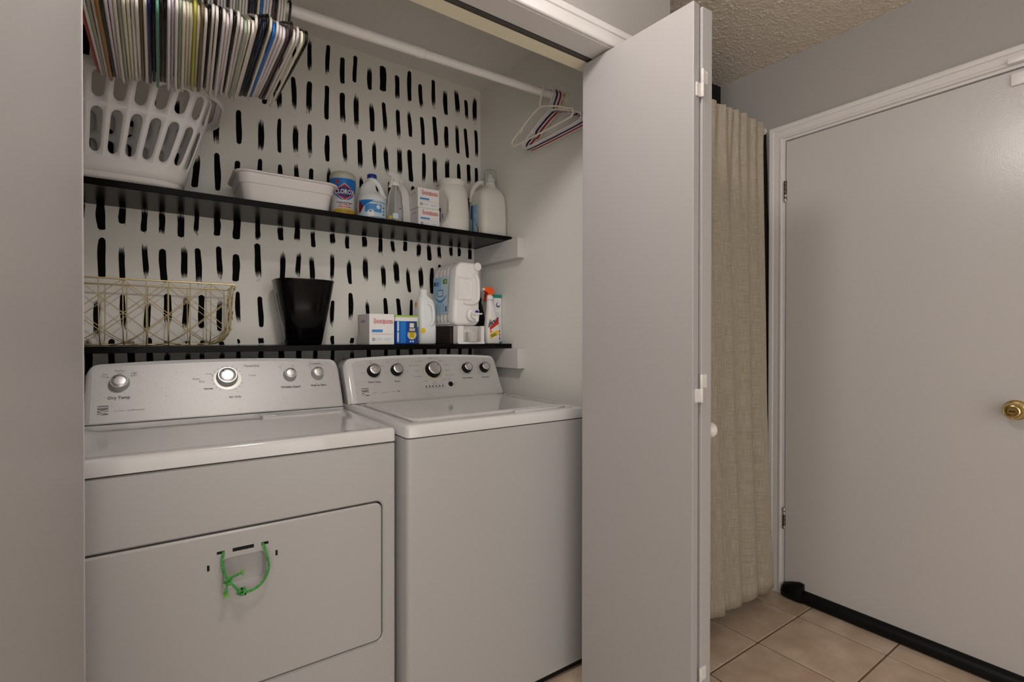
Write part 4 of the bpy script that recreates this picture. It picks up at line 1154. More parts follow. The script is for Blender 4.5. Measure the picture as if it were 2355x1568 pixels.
MB().tube(spline([(cx + 0.004, cy - 0.010, ZS + 0.164), (cx + 0.018, cy - 0.014, ZS + 0.152), (cx + 0.029, cy - 0.016, ZS + 0.134), (cx + 0.036, cy - 0.016, ZS + 0.113), (cx + 0.044, cy - 0.014, ZS + 0.092)], 5), [0.010] * 10 + [0.0105] * 6 + [0.0115, 0.012, 0.013, 0.014, 0.015], 12).build('handle', M['bleach_plastic'], bl, smooth=70)
MB().lathe([(0.0185, 0.170), (0.0190, 0.171), (0.0190, 0.184), (0.0178, 0.1865), (0.004, 0.1868)], 28, Matrix.Translation((cx, cy, ZS))).build('cap', M['cap_blue'], bl)
C1 = cyl(cx, cy, r + 0.0005, ZS, -0.24)
gpatch(bl, M['blue_ice'], -0.066, 0.066, 0.004, 0.074, C1, 'label', 24)
C2 = cyl(cx, cy, r + 0.0009, ZS, -0.24)
gpatch(bl, M['blue'], -0.066, 0.005, 0, 0, C2, 'label', 14, 1, lambda a: (0.030 + 0.62 * (a + 0.066), 0.073))
gpatch(bl, M['blue_mid'], -0.034, 0.034, 0, 0, C2, 'label', 14, 1, lambda a: (max(0.026, 0.008 - 0.0 * a), min(0.058, 0.028 + 0.62 * (a + 0.066))))
C3 = cyl(cx, cy, r + 0.0013, ZS, -0.24)
gpatch(bl, M['maroon'], -0.066, -0.042, 0, 0, C3, 'emblem', 8, 1, lambda a: (0.045 - 0.020 * min(1, (-0.040 - a) / 0.014), 0.045 + 0.020 * min(1, (-0.040 - a) / 0.014)))
patch(bl, M['card'], disc(0.0150, 18, -0.010, 0.021, 0.9), C3, 'print')
patch(bl, M['white_ink'], disc(0.0085, 14, 0.020, 0.047), C3, 'print')
for z_ in (0.044, 0.030, 0.018):
    patch(bl, M['navy_ink'], rpoly(0.042, 0.049, z_, z_ + 0.006), C3, 'print')
gpatch(bl, M['navy_ink'], -0.01, 0.062, 0.0655, 0.0672, C3, 'print', 10)
gpatch(bl, M['navy_ink'], -0.01, 0.062, 0.0065, 0.0082, C3, 'print', 10)

# ---- clear spray bottle
cx, cy = 0.790, 1.962
sb = thing('spray_bottle', (cx, cy, ZS), 'clear plastic spray bottle with white trigger head', 'spray bottle')
T = Matrix.Translation((cx, cy, ZS))
MB().lathe([(0.030, 0.0006), (0.0325, 0.004), (0.0325, 0.066), (0.0315, 0.072), (0.0290, 0.078), (0.0285, 0.100), (0.0255, 0.122), (0.0185, 0.140), (0.0145, 0.148), (0.0145, 0.152)], 32, T).build('bottle_body', M['clear'], sb, smooth=60)
gpatch(sb, M['blue_ice'], -0.010, 0.012, 0.012, 0.034, cyl(cx, cy, 0.0330, ZS, -0.38), 'label', 8)
patch(sb, M['yellow'], disc(0.008, 12, -0.020, 0.018), cyl(cx, cy, 0.0331, ZS, -0.38), 'print')
patch(sb, M['violet'], disc(0.0045, 10, 0.022, 0.055), cyl(cx, cy, 0.0331, ZS, -0.38), 'print')
MB().tube([(cx, cy, ZS + 0.006), (cx + 0.003, cy, ZS + 0.15)], 0.0025, 8).build('dip_tube', M['frosted'], sb)
def trigger_head(parent, cx, cy, zb, m_head, m_trig, yaw, sc=1.0, m_top=None):
    T_ = Matrix.Translation((cx, cy, zb)) @ Matrix.Rotation(yaw, 4, 'Z') @ Matrix.Scale(sc, 4)
    MB().lathe([(0.0175, 0.0), (0.0180, 0.001), (0.0180, 0.014), (0.0165, 0.017), (0.012, 0.0185), (0.010, 0.022)], 24, T_).build('collar', m_head, parent)
    h = MB().loft([[(x_, hw * a_, z0_ + (z1_ - z0_) * b_) for a_, b_ in ((-1, 0), (1, 0), (1, .7), (.6, 1), (-.6, 1), (-1, .7))] for x_, hw, z0_, z1_ in ((0.022, 0.006, 0.034, 0.046), (0.012, 0.0095, 0.022, 0.054), (-0.004, 0.0095, 0.018, 0.056), (-0.018, 0.0085, 0.034, 0.055), (-0.032, 0.0070, 0.038, 0.053))], T=T_)
    h.build('spray_head', m_top or m_head, parent, smooth=50)
    MB().lathe([(0.0055, 0), (0.0065, 0.001), (0.0065, 0.007), (0.003, 0.008)], 12, T_ @ axis_T((-0.031, 0, 0.0455), (-1, 0, 0))).build('nozzle', m_head, parent)
    MB().loft([[(x_ + 0.0035 * c_, hw * s2, z_) for c_, s2 in ((-1, -1), (-1, 1), (1, 1), (1, -1))] for x_, z_, hw in ((-0.016, 0.036, 0.006), (-0.021, 0.022, 0.006), (-0.023, 0.006, 0.0055), (-0.029, -0.010, 0.005))], T=T_).build('trigger', m_trig, parent, smooth=50)
trigger_head(sb, cx, cy, ZS + 0.150, M['white_plastic'], M['white_plastic'], 0.35)

# ---- plain white bottle behind
cx, cy = 0.862, 2.062
pb = thing('plain_bottle', (cx, cy, ZS), 'plain white bottle standing behind the clear spray bottle', 'bottle')
MB().rr([(ZS + 0.0005, cx, cy, 0.036, 0.030, 0.02), (ZS + 0.004, cx, cy, 0.039, 0.033, 0.022), (ZS + 0.12, cx, cy, 0.0385, 0.032, 0.022), (ZS + 0.16, cx - .003, cy, 0.032, 0.028, 0.022), (ZS + 0.185, cx - .007, cy, 0.020, 0.020, 0.0195), (ZS + 0.195, cx - .008, cy, 0.015, 0.015, 0.0149), (ZS + 0.198, cx - .008, cy, 0.015, 0.015, 0.0149)], 6).build('bottle_body', M['white_plastic'], pb, smooth=60)
MB().lathe([(0.017, 0), (0.0175, 0.001), (0.0175, 0.016), (0.016, 0.018)], 20, Matrix.Translation((cx - .008, cy, ZS + 0.197))).build('cap', M['white_plastic'], pb)

# ---- dryer sheet boxes
def bounce_box(x0, x1, y0, y1, z0, z1, label, ts):
    b = thing('dryer_sheet_box', ((x0 + x1) / 2, (y0 + y1) / 2, z0), label, 'box')
    MB().box(x0, x1, y0, y1, z0, z1, 0.0012, 1).build('carton', M['card'], b, smooth=0)
    w_, h_ = x1 - x0, z1 - z0
    cxx = (x0 + x1) / 2
    fn1, fn2 = front(cxx + w_ * 0.06, y0 - 0.0004, z0 + h_ * 0.76), front(cxx + w_ * 0.06, y0 - 0.0009, z0 + h_ * 0.76)
    text('bounce', ts, M['red'], b, lambda a, c: fn1(a, c), bold=0.0016)
    text('bounce', ts, M['white_ink'], b, lambda a, c: fn2(a, c), bold=0.0)
    patch(b, M['blue_mid'], rpoly(x0 + w_ * .10, x0 + w_ * .53, z0 + h_ * .40, z0 + h_ * .49), lambda a, c: (a, y0 - 0.0006, c), 'print')
    patch(b, M['navy_ink'], disc(w_ * 0.058, 16, x0 + w_ * .17, z0 + h_ * .17), lambda a, c: (a, y0 - 0.0006, c), 'print')
    patch(b, M['card'], disc(w_ * 0.034, 12, x0 + w_ * .17, z0 + h_ * .17), lambda a, c: (a, y0 - 0.0010, c), 'print')
    for q in range(3):
        patch(b, M['blue_ice'], rpoly(x0 + w_ * .27, x0 + w_ * (.52 - .04 * q), z0 + h_ * (.20 - .035 * q), z0 + h_ * (.22 - .035 * q)), lambda a, c: (a, y0 - 0.0006, c), 'print')
        patch(b, M['blue_ice'], rpoly(x0 + w_ * .60, x0 + w_ * (.92 - .05 * q), z0 + h_ * (.20 - .035 * q), z0 + h_ * (.22 - .035 * q)), lambda a, c: (a, y0 - 0.0006, c), 'print')
    patch(b, M['ink_soft'], rpoly(x0 + w_ * .10, x1 - w_ * .02, z0 + h_ * .335, z0 + h_ * .342), lambda a, c: (a, y0 - 0.0006, c), 'print')
    for q in range(3):
        patch(b, M['violet'], disc(h_ * 0.045, 10, (y0 + y1) / 2 - 0.02 + q * 0.018, z0 + h_ * .76), lambda a, c: (x0 - 0.0005, (y0 + y1) - a, c), 'print')
    return b
bounce_box(0.886, 0.985, 1.947, 2.033, ZS, ZS + 0.0785, 'lower of two white dryer sheet boxes stacked on the upper shelf', 0.0240)
bounce_box(0.882, 0.981, 1.944, 2.030, ZS + 0.0788, ZS + 0.162, 'upper of two white dryer sheet boxes stacked on the upper shelf', 0.0245)

# ---- powder tub with a screw lid
cx, cy = 1.083, 2.022
pt = thing('powder_tub', (cx, cy, ZS), 'round cream white powder tub with grip hollow beside the stacked boxes', 'tub')
prof = [(0.074, 0.0005), (0.079, 0.005), (0.0795, 0.05), (0.078, 0.10), (0.0745, 0.15), (0.070, 0.185), (0.064, 0.205), (0.059, 0.214), (0.059, 0.222)]
nA = 48
rings = []
for i in range(len(prof) - 1):
    for q in range(5 if i in (1, 2, 3) else 2):
        f = q / (5 if i in (1, 2, 3) else 2)
        rings.append((prof[i][0] + (prof[i + 1][0] - prof[i][0]) * f, prof[i][1] + (prof[i + 1][1] - prof[i][1]) * f))
rings.append(prof[-1])
def grip(a, z):                                  # hollow pressed into the front left
    a = a if a < 0.6 else a - 2 * math.pi
    d = ((a - math.radians(-163)) / 0.62) ** 2 + ((z - 0.105) / 0.075) ** 2
    return 0.024 * max(0, 1 - d) ** 0.5 if d < 1 else 0.0
MB().loft([[(cx + (r_ - grip((a + math.pi) % (2 * math.pi) - math.pi, z_)) * math.cos(a), cy + (r_ - grip((a + math.pi) % (2 * math.pi) - math.pi, z_)) * math.sin(a), ZS + z_) for a in [2 * math.pi * i / nA for i in range(nA)]] for r_, z_ in rings]).build('tub_body', M['powder_plastic'], pt, smooth=60)
MB().lathe([(0.0635, 0.2185), (0.0650, 0.220), (0.0650, 0.233), (0.0625, 0.2365), (0.058, 0.2385), (0.0565, 0.2375)], 44, Matrix.Translation((cx, cy, ZS))).build('screw_lid', M['powder_plastic'], pt)
Cp = cyl(cx, cy, 0.0700, ZS, -1.28)
gpatch(pt, M['ink'], -0.010, 0.004, 0.086, 0.104, Cp, 'print', 4)
gpatch(pt, M['blue_deep'], -0.012, 0.001, 0.045, 0.084, Cp, 'print', 4)
gpatch(pt, M['ink_soft'], 0.010, 0.016, 0.055, 0.078, Cp, 'print', 3)

# ---- big jug with a push tap
jx0, jx1, jy0, jy1 = 1.199, 1.3365, 1.934, 2.085
cx, cy = (jx0 + jx1) / 2, (jy0 + jy1) / 2
jg = thing('detergent_jug', (cx, cy, ZS), 'large white jug with clear capped spout at the right end of the upper shelf', 'jug')
hx, hy = (jx1 - jx0) / 2, (jy1 - jy0) / 2
MB().rr([(ZS + .0005, cx, cy, hx - .006, hy - .006, .022), (ZS + .005, cx, cy, hx - .001, hy - .001, .026), (ZS + .06, cx, cy, hx, hy, .026), (ZS + .15, cx - .001, cy, hx - .002, hy - .002, .026), (ZS + .188, cx - .002, cy, hx - .004, hy - .004, .028), (ZS + .208, cx - .002, cy, hx - .010, hy - .011, .032), (ZS + .222, cx - .001, cy - .004, hx - .022, hy - .024, .034), (ZS + .233, cx + .001, cy - .014, .034, .034, .032), (ZS + .240, cx + .002, cy - .020, .026, .026, .0255), (ZS + .250, cx + .002, cy - .020, .022, .022, .0215)], 7).build('jug_body', M['powder_plastic'], jg, smooth=60)
MB().lathe([(0.0245, 0.0), (0.0245, 0.008), (0.0215, 0.011), (0.0195, 0.030), (0.012, 0.034), (0.009, 0.048), (0.006, 0.050)], 24, Matrix.Translation((cx + .002, cy - .020, ZS + 0.245))).build('spout', M['white_plastic'], jg)
MB().lathe([(0.0285, 0.0), (0.0290, 0.001), (0.0285, 0.058), (0.026, 0.063), (0.001, 0.0635), (0.001, 0.062), (0.0252, 0.0615), (0.0270, 0.057), (0.0275, 0.0)], 28, Matrix.Translation((cx + .002, cy - .020, ZS + 0.249)), False, False).build('clear_cap', M['clear'], jg)
MB().tube(spline([(cx + .004, cy + .010, ZS + .236), (cx - .010, cy + .028, ZS + .268), (cx - .034, cy + .040, ZS + .258), (cx - .056, cy + .046, ZS + .222), (cx - .060, cy + .046, ZS + .17)], 5), 0.0125, 12).build('handle', M['powder_plastic'], jg, smooth=70)
Lf = lambda a, b: (jx0 + 0.0002, a, b)
for a0, a1, b0, b1, m_ in ((1.975, 2.050, 0.020, 0.150, 'blue_ice'), ):
    patch(jg, M[m_], [(a1, ZS + b0), (a0, ZS + b0), (a0, ZS + b1), (a1, ZS + b1)], lambda a, b: (jx0 - 0.0006, a, b), 'label')
for a0, a1, b0, b1, m_ in ((2.036, 2.046, 0.085, 0.150, 'navy_ink'), (2.022, 2.034, 0.02, 0.15, 'blue_mid'), (1.995, 2.016, 0.105, 0.146, 'blue_pale'), (2.000, 2.016, 0.066, 0.092, 'blue_pale'), (1.990, 1.999, 0.046, 0.060, 'blue_mid'), (1.978, 1.987, 0.018, 0.044, 'ink_soft')):
    patch(jg, M[m_], [(a1, ZS + b0), (a0, ZS + b0), (a0, ZS + b1), (a1, ZS + b1)], lambda a, b: (jx0 - 0.0011, a, b), 'print')

# ================================================================ things on the lower shelf
# ---- gold wire basket
wk = thing('wire_basket', (-0.06, 2.04, ZL), 'gold wire basket with triangle lattice on the left of the lower shelf', 'basket')
bx0, bx1, by0, by1 = -0.285, 0.2065, 1.926, 2.152
bzt, bzb, br = 1.3335, ZL + 0.0045, 0.062
Hs = bzt - bzb
side_len = Hs - br
arc = br * math.pi / 2
def front_pt(x, q, y_edge, inward):
    """q = distance down the wire from the rim; bends under with radius br"""
    if q <= side_len:
        return (x, y_edge + inward * 0.010 * q / side_len, bzt - q)
    a = min(math.pi / 2, (q - side_len) / br)
    return (x, y_edge + inward * (0.010 + br * (1 - math.cos(a))), bzt - side_len - br * math.sin(a))
def end_pt(y, q, x_edge, inward):
    p = front_pt(0, q, 0, inward)
    return (x_edge + p[1], y, p[2])
WR = 0.0016
MB().tube([(bx0, by0, bzt), (bx1, by0, bzt), (bx1, by1, bzt), (bx0, by1, bzt)], 0.0027, 10, closed=True).build('rim_wire', M['brass_wire'], wk)
bi = 0.010 + br
MB().tube([(bx0 + bi, by0 + bi, bzb), (bx1 - bi, by0 + bi, bzb), (bx1 - bi, by1 - bi, bzb), (bx0 + bi, by1 - bi, bzb)], 0.0024, 10, closed=True).build('base_wire', M['brass_wire'], wk)
pitch = 0.0575
tot = side_len + arc
qs = [0, side_len * .5, side_len] + [side_len + arc * i / 6 for i in range(1, 7)]
def fit(x, q, x0_, x1_):          # wires near the ends swing inwards at the foot like the panel does
    k_ = max(0, (q - side_len) / arc)
    lim0, lim1 = x0_ + bi * k_, x1_ - bi * k_
    return min(max(x, lim0), lim1)
step = 0.0515
for (ye, inw) in ((by0, 1), (by1, -1)):
    nvert = int((bx1 - bx0) / pitch)
    for i in range(nvert + 1):
        x = bx1 - 0.012 - pitch * i
        if x < bx0: continue
        MB().tube([front_pt(fit(x, q, bx0, bx1), q, ye, inw) for q in qs], WR, 6).build('wire', M['brass_wire'], wk, smooth=80)
    for i in range(-4, nvert + 5):
        if i % 2: continue
        xa = bx1 - 0.012 - pitch * (i + 1)
        for sgn in (-1, 1):
            pts, q = [], 0.0
            while q <= tot + 1e-6:
                x = xa + sgn * pitch * q / step
                if bx0 + 0.002 <= x <= bx1 - 0.002:
                    pts.append(front_pt(fit(x, q, bx0, bx1), q, ye - inw * 0.0020, inw))
                q += tot / 24
            if len(pts) > 2:
                MB().tube(pts, WR * 0.85, 5).build('wire', M['brass_wire'], wk, smooth=80)
for (xe, inw) in ((bx1, -1), (bx0, 1)):
    nvert = int((by1 - by0) / pitch)
    for i in range(nvert + 1):
        y = by0 + 0.026 + pitch * i
        if y > by1: continue
        MB().tube([end_pt(fit(y, q, by0, by1), q, xe, inw) for q in qs], WR, 6).build('wire', M['brass_wire'], wk, smooth=80)
    for i in range(-4, nvert + 5):
        if i % 2: continue
        ya = by0 + 0.026 + pitch * i
        for sgn in (-1, 1):
            pts, q = [], 0.0
            while q <= tot + 1e-6:
                y = ya + sgn * pitch * q / step
                if by0 + 0.002 <= y <= by1 - 0.002:
                    pts.append(end_pt(fit(y, q, by0, by1), q, xe - inw * 0.0020, inw))
                q += tot / 24
            if len(pts) > 2:
                MB().tube(pts, WR * 0.85, 5).build('wire', M['brass_wire'], wk, smooth=80)
for i in range(8):
    x = bx0 + bi + (bx1 - bx0 - 2 * bi) * (i + 0.5) / 8
    MB().tube([(x, by0 + bi, bzb), (x, by1 - bi, bzb)], WR, 6).build('wire', M['brass_wire'], wk, smooth=80)
MB().tube([Vector((bx1 + 0.004 * math.cos(a), by0 - 0.001, bzt - 0.0065 + 0.004 * math.sin(a))) for a in [2 * math.pi * i / 12 for i in range(12)]], 0.0014, 6, closed=True).build('corner_ring', M['brass_wire'], wk)

# ---- black flared bin
cx, cy = 0.4575, 2.072
bn = thing('waste_bin', (cx, cy, ZL), 'glossy black flared bin in the middle of the lower shelf', 'bin')
def flut(rr3, z, rows=48):
    out = []
    for i in range(rows):
        a = 2 * math.pi * i / rows
        k_ = (abs(math.cos(a)) ** 3.0 + abs(math.sin(a)) ** 3.0) ** (-1 / 3.0)
        out.append((cx + rr3 * k_ * math.cos(a), cy + rr3 * k_ * math.sin(a), z))
    return out
MB().loft([flut(0.062, ZL + 0.0005), flut(0.0645, ZL + 0.003), flut(0.090, ZL + 0.14), flut(0.1065, ZL + 0.240), flut(0.1085, ZL + 0.243), flut(0.1085, ZL + 0.247), flut(0.1055, ZL + 0.247), flut(0.100, ZL + 0.22), flut(0.062, ZL + 0.006)]).build('bin_body', M['black_gloss'], bn, smooth=40)

# ---- third dryer sheet box
bb = bounce_box(0.673, 0.7755, 1.936, 2.080, ZL, ZL + 0.1225, 'white dryer sheet box with open top on the lower shelf beside the black bin', 0.0265)
MB().box(0.690, 0.764, 1.955, 2.060, ZL + 0.1195, ZL + 0.1232).build('open_top', M['ink_soft'], bb, smooth=0)
patch(bb, M['ink'], [(2.066, ZL + 0.110), (2.063, ZL + 0.110), (2.052, ZL + 0.036), (2.055, ZL + 0.036)], lambda a, c: (0.6725, a, c), 'print')

# ---- pod tub
x0, x1, y0, y1 = 0.787, 0.8905, 1.952, 2.050
pd = thing('pod_tub', ((x0 + x1) / 2, (y0 + y1) / 2, ZL), 'small blue detergent tub with green and white lid', 'tub')
pcx, pcy = (x0 + x1) / 2, (y0 + y1) / 2
MB().rr([(ZL + .0005, pcx, pcy, .047, .044, .012), (ZL + .003, pcx, pcy, .0495, .0465, .013), (ZL + .098, pcx, pcy, .0518, .049, .014)], 6).build('tub_body', M['blue_deep'], pd)
MB().rr([(ZL + .096, pcx, pcy, .0535, .0505, .015), (ZL + .112, pcx, pcy, .0545, .0515, .015), (ZL + .1125, pcx, pcy, .053, .050, .015)], 6).build('lid_band', M['white_plastic'], pd)
MB().rr([(ZL + .1122, pcx, pcy, .0555, .0525, .016), (ZL + .1185, pcx, pcy, .0555, .0525, .016), (ZL + .1205, pcx, pcy, .052, .049, .016)], 6).build('lid', M['green_lid'], pd)
yy = lambda z_: pcy - (.0465 + (.049 - .0465) * (z_ - ZL) / 0.098)
Ff = lambda d: (lambda a, b: (pcx + a, yy(ZL + b) - d, ZL + b))
patch(pd, M['blue'], rpoly(-.030, -.006, .006, .094), Ff(.0004), 'label')
patch(pd, M['blue_pale'], disc(.0205, 18, .021, .040), Ff(.0006), 'label')
patch(pd, M['yellow'], disc(.0165, 18, .021, .038), Ff(.0010), 'label')
patch(pd, M['ink'], rpoly(.005, .037, .050, .092), Ff(.0014), 'label')
patch(pd, M['white_ink'], rpoly(.010, .029, .070, .088), Ff(.0018), 'print')
for q in range(2):
    patch(pd, M['white_ink'], rpoly(.009, .034, .056 + .006 * q, .060 + .006 * q), Ff(.0018), 'print')
for q in range(4):
    patch(pd, M['ink'], rpoly(.012, .030, .030 + .005 * q, .0318 + .005 * q), Ff(.0014), 'print')
patch(pd, M['blue_ice'], rpoly(-.044, -.036, .010, .094), Ff(.0006), 'print')
patch(pd, M['green_dk'], rpoly(-.044, -.036, .050, .055), Ff(.0009), 'print')
patch(pd, M['white_ink'], disc(.004, 10, .015, .012), Ff(.0010), 'print')
patch(pd, M['white_ink'], disc(.004, 10, .026, .012), Ff(.0010), 'print')
patch(pd, M['green_lid'], [(.044, .070), (.050, .074), (.050, .096), (.042, .096)], Ff(.0010), 'print')

# ---- white bottle with yellow label
x0, x1, y0, y1 = 0.913, 0.995, 1.988, 2.062
cx, cy, hx, hy = (x0 + x1) / 2, (y0 + y1) / 2, (x1 - x0) / 2, (y1 - y0) / 2
yb_ = thing('handled_bottle', (cx, cy, ZL), 'tall white bottle with yellow label marks between blue tub and big jug', 'bottle')
def pinch(z_):
    return 0.012 * math.exp(-((z_ - 0.14) / 0.055) ** 4)
MB().rr([(ZL + .0005, cx, cy, hx - .004, hy - .004, .016), (ZL + .004, cx, cy, hx, hy, .018), (ZL + .07, cx, cy, hx, hy, .018), (ZL + .10, cx - .001, cy, hx - .002, hy - .002, .018), (ZL + .172, cx - .002, cy, hx - .003, hy - .003, .018), (ZL + .192, cx - .003, cy, hx - .007, hy - .007, .02), (ZL + .205, cx - .006, cy, hx - .017, hy - .015, .02), (ZL + .213, cx - .009, cy, .0185, .0185, .018), (ZL + .222, cx - .009, cy, .0165, .0165, .0163)], 6).build('bottle_body', M['bleach_plastic'], yb_, smooth=60)
MB().tube(spline([(cx - .002, y0 + .003, ZL + .178), (cx + .014, y0 - .002, ZL + .166), (cx + .020, y0 - .004, ZL + .135), (cx + .018, y0 - .003, ZL + .100), (cx + .010, y0 + .002, ZL + .080)], 5), 0.0075, 10).build('handle', M['bleach_plastic'], yb_, smooth=70)
MB().lathe([(0.0185, 0.0), (0.019, 0.001), (0.019, 0.0155), (0.0175, 0.017)], 24, Matrix.Translation((cx - .009, cy, ZL + .2205))).build('cap', M['white_plastic'], yb_)
patch(yb_, M['yellow'], disc(.013, 16, cy + .006, ZL + .172, 0.85), lambda a, b: (x0 - .0006, a, b), 'label')
patch(yb_, M['orange'], disc(.006, 10, cy + .006, ZL + .174), lambda a, b: (x0 - .0010, a, b), 'print')
patch(yb_, M['yellow'], disc(.0125, 16, x0 + .014, ZL + .058, 0.85), lambda a, b: (a, y0 - .0008, b), 'label')
patch(yb_, M['ink'], rpoly(cy - .006, cy + .010, ZL + .116, ZL + .120), lambda a, b: (x0 - .0006, a, b), 'print')

# ---- dispenser jug on its side, ribs, handle hollow, tap
x0, x1, y0, y1, z0, z1 = 1.040, 1.1745, 1.926, 2.150, 1.2105, 1.4900
cx, cy = (x0 + x1) / 2, (y0 + y1) / 2
dj = thing('dispenser_jug', (cx, cy, ZL), 'big white ribbed detergent jug lying on a stand with a tap at its front', 'jug')
def jug_ring(y, g_=0.0):
    hx_, hz_ = (x1 - x0) / 2 - g_, (z1 - z0) / 2 - g_
    pts = rrect(hx_, hz_, 0.028, 8, cx, (z0 + z1) / 2)
    out = []
    for a, b in pts:
        # sloping top left shoulder
        k_ = max(0, (b - (z1 - 0.062)) / 0.062)
        if a < cx:
            a = a + 0.030 * k_ * (cx - a) / (cx - x0)
        out.append((a, y, b))
    return out
rows_ = [(y0, .012), (y0 + .004, .004), (y0 + .012, 0.0), (y0 + .050, 0.0)]
yv = y0 + .060
while yv < y1 - .03:
    rows_ += [(yv, 0.0), (yv + .006, .0045), (yv + .012, .0045), (yv + .018, 0.0)]
    yv += .034
rows_ += [(y1 - .010, 0.0), (y1 - .002, .006), (y1, .014)]
jb_ = MB().loft([jug_ring(a, b) for a, b in rows_]).build('jug_body', M['jug_plastic'], dj, smooth=45)
MB().box(1.0415, 1.0430, 1.975, 2.118, z0 + .004, z0 + .012).build('label_edge', M['jug_plastic'], dj, smooth=0)
# raised front moulding: handle bar round a shallow hollow
MB().tube(spline([(x1 - .030, y0 - .001, z1 - .050), (x1 - .014, y0 - .003, z1 - .070), (x1 - .010, y0 - .003, z1 - .120), (x1 - .013, y0 - .003, z1 - .165), (x1 - .040, y0 - .002, z1 - .182), (x1 - .085, y0 - .001, z1 - .178)], 5), 0.0085, 10).build('handle', M['jug_plastic'], dj, smooth=70)
MB().loft([[(a, y0 + 0.001 - d_, b) for a, b in rrect(hx_, hz_, .016, 6, cx - .016, z1 - .118)] for hx_, hz_, d_ in ((.044, .052, 0.0), (.040, .048, .006), (.037, .045, .006), (.034, .042, .003))]).build('grip_panel', M['jug_plastic'], dj, smooth=40)
MB().lathe([(0.0, 0), (.019, 0), (.019, .012), (.0175, .016), (.012, .0165), (0.0, .0165)], 28, axis_T((x1 - .016, y0 + .006, z1 - .018), (0, -1, 0)), False, False).build('filler_cap', M['jug_plastic'], dj)
tx, tz = x1 - .040, z0 + .045
MB().lathe([(.030, -.004), (.030, .004), (.027, .008), (.027, .012), (.029, .014), (.029, .020), (.024, .024), (.019, .026), (.019, .038), (.016, .041)], 30, axis_T((tx - .006, y0, tz), (0, -1, 0))).build('tap', M['white_plastic'], dj)
MB().rr([(tz + .002, tx, y0 - .040, .024, .012, .005), (tz + .008, tx, y0 - .040, .024, .012, .005)], 4).build('tap_lever', M['white_plastic'], dj)
MB().rr([(tz - .028, tx + .002, y0 - .036, .008, .008, .006), (tz + .003, tx + .002, y0 - .036, .010, .010, .006)], 4).build('tap_spout', M['white_plastic'], dj)
patch(dj, M['cap_blue'], [(.0105 * math.cos(math.pi * i / 10), .011 * math.sin(math.pi * i / 10)) for i in range(11)], lambda a, b: (tx + a, y0 - .0418, tz + .010 + b), 'tap_badge')
MB().box(tx - .0125, tx + .0125, y0 - .0415, y0 - .03, tz + .008, tz + .024, .003).build('tap_button', M['white_plastic'], dj)
# label on the left face
LX = x0 - 0.0006
for a0, a1, b0, b1, m_, d_ in ((1.975, 2.118, 1.262, 1.430, 'blue_ice', 0), (2.040, 2.118, 1.345, 1.428, 'blue_pale', .0003), (2.092, 2.112, 1.392, 1.410, 'ink', .0008), (1.982, 2.020, 1.396, 1.416, 'green_dk', .0008), (1.986, 2.008, 1.400, 1.412, 'green_lid', .0011), (2.062, 2.088, 1.390, 1.410, 'blue_mid', .0008), (2.018, 2.076, 1.340, 1.372, 'blue_mid', .0008), (2.024, 2.070, 1.345, 1.367, 'blue_ice', .0011), (2.020, 2.072, 1.318, 1.321, 'ink', .0008), (1.984, 2.000, 1.272, 1.296, 'violet', .0008), (2.010, 2.030, 1.268, 1.310, 'blue_pale', .0008), (2.040, 2.064, 1.268, 1.310, 'blue_pale', .0008), (2.072, 2.092, 1.268, 1.310, 'blue_pale', .0008)):
    patch(dj, M[m_], [(a1, b0), (a0, b0), (a0, b1), (a1, b1)], lambda a, b: (LX - d_, a, b), 'label')
arcp = [(2.112 - .125 * i / 12, 1.352 - .028 * math.sin(math.pi * (i / 12) * 0.95)) for i in range(13)]
mb = MB(); mb.add([(LX - .0014, a, b) for a, b in arcp] + [(LX - .0014, a, b - .011 * math.sin(math.pi * (1 - i / 14))) for i, (a, b) in enumerate(arcp)], [(i, i + 13, i + 14, i + 1) for i in range(12)])
mb.build('label', M['blue_mid'], dj, smooth=0, fix=False)
# cradle
js = thing('jug_stand', (1.12, 2.0, ZL), 'white cradle with dark block behind holding the big jug above the lower shelf', 'stand')
s_mb = MB()
s_mb.loft([[(xa, y_, ZL + .0005), (xb, y_, ZL + .0005), (xb, y_, z_), (xa - .010, y_, z_)] for xa, xb, y_, z_ in ((1.064, 1.196, 1.918, ZL + .0095), (1.064, 1.196, 1.930, ZL + .0095))])
for q0, q1 in ((1.060, 1.090), (1.180, 1.1965)):
    s_mb.box(q0, q1, 1.921, 1.965, ZL + .0005, ZL + .0805, .002, 1)
s_mb.box(1.085, 1.185, 1.955, 1.966, ZL + .0005, ZL + .0805)
s_mb.build('stand_front', M['white_plastic'], js, smooth=30)
MB().box(1.046, 1.168, 1.968, 2.145, ZL + .0005, ZL + .0800, .002, 1).build('dark_block', M['brown_dark'], js, smooth=0)  # dark brown block filling the space under the jug
MB().box(1.0405, 1.172, 1.968, 2.148, ZL + .0802, ZL + .0822).build('stand_tray', M['white_plastic'], js, smooth=0)
cpt = thing('measuring_cup', (1.135, 1.938, ZL + .0098), 'small frosted measuring cup under the tap of the big jug', 'cup')
MB().lathe([(.024, 0.0), (.0255, .001), (.0268, .020), (.0278, .044), (.0266, .044), (.0255, .020), (.0235, .003), (.0, .0025)], 28, Matrix.Translation((1.135, 1.9265, ZL + .0099)), True, False).build('cup_body', M['frosted'], cpt)
MB().lathe([(.0272, .018), (.0278, .019), (.0278, .021), (.0273, .022)], 28, Matrix.Translation((1.135, 1.9265, ZL + .0099)), False, False).build('cup_band', M['frosted'], cpt)

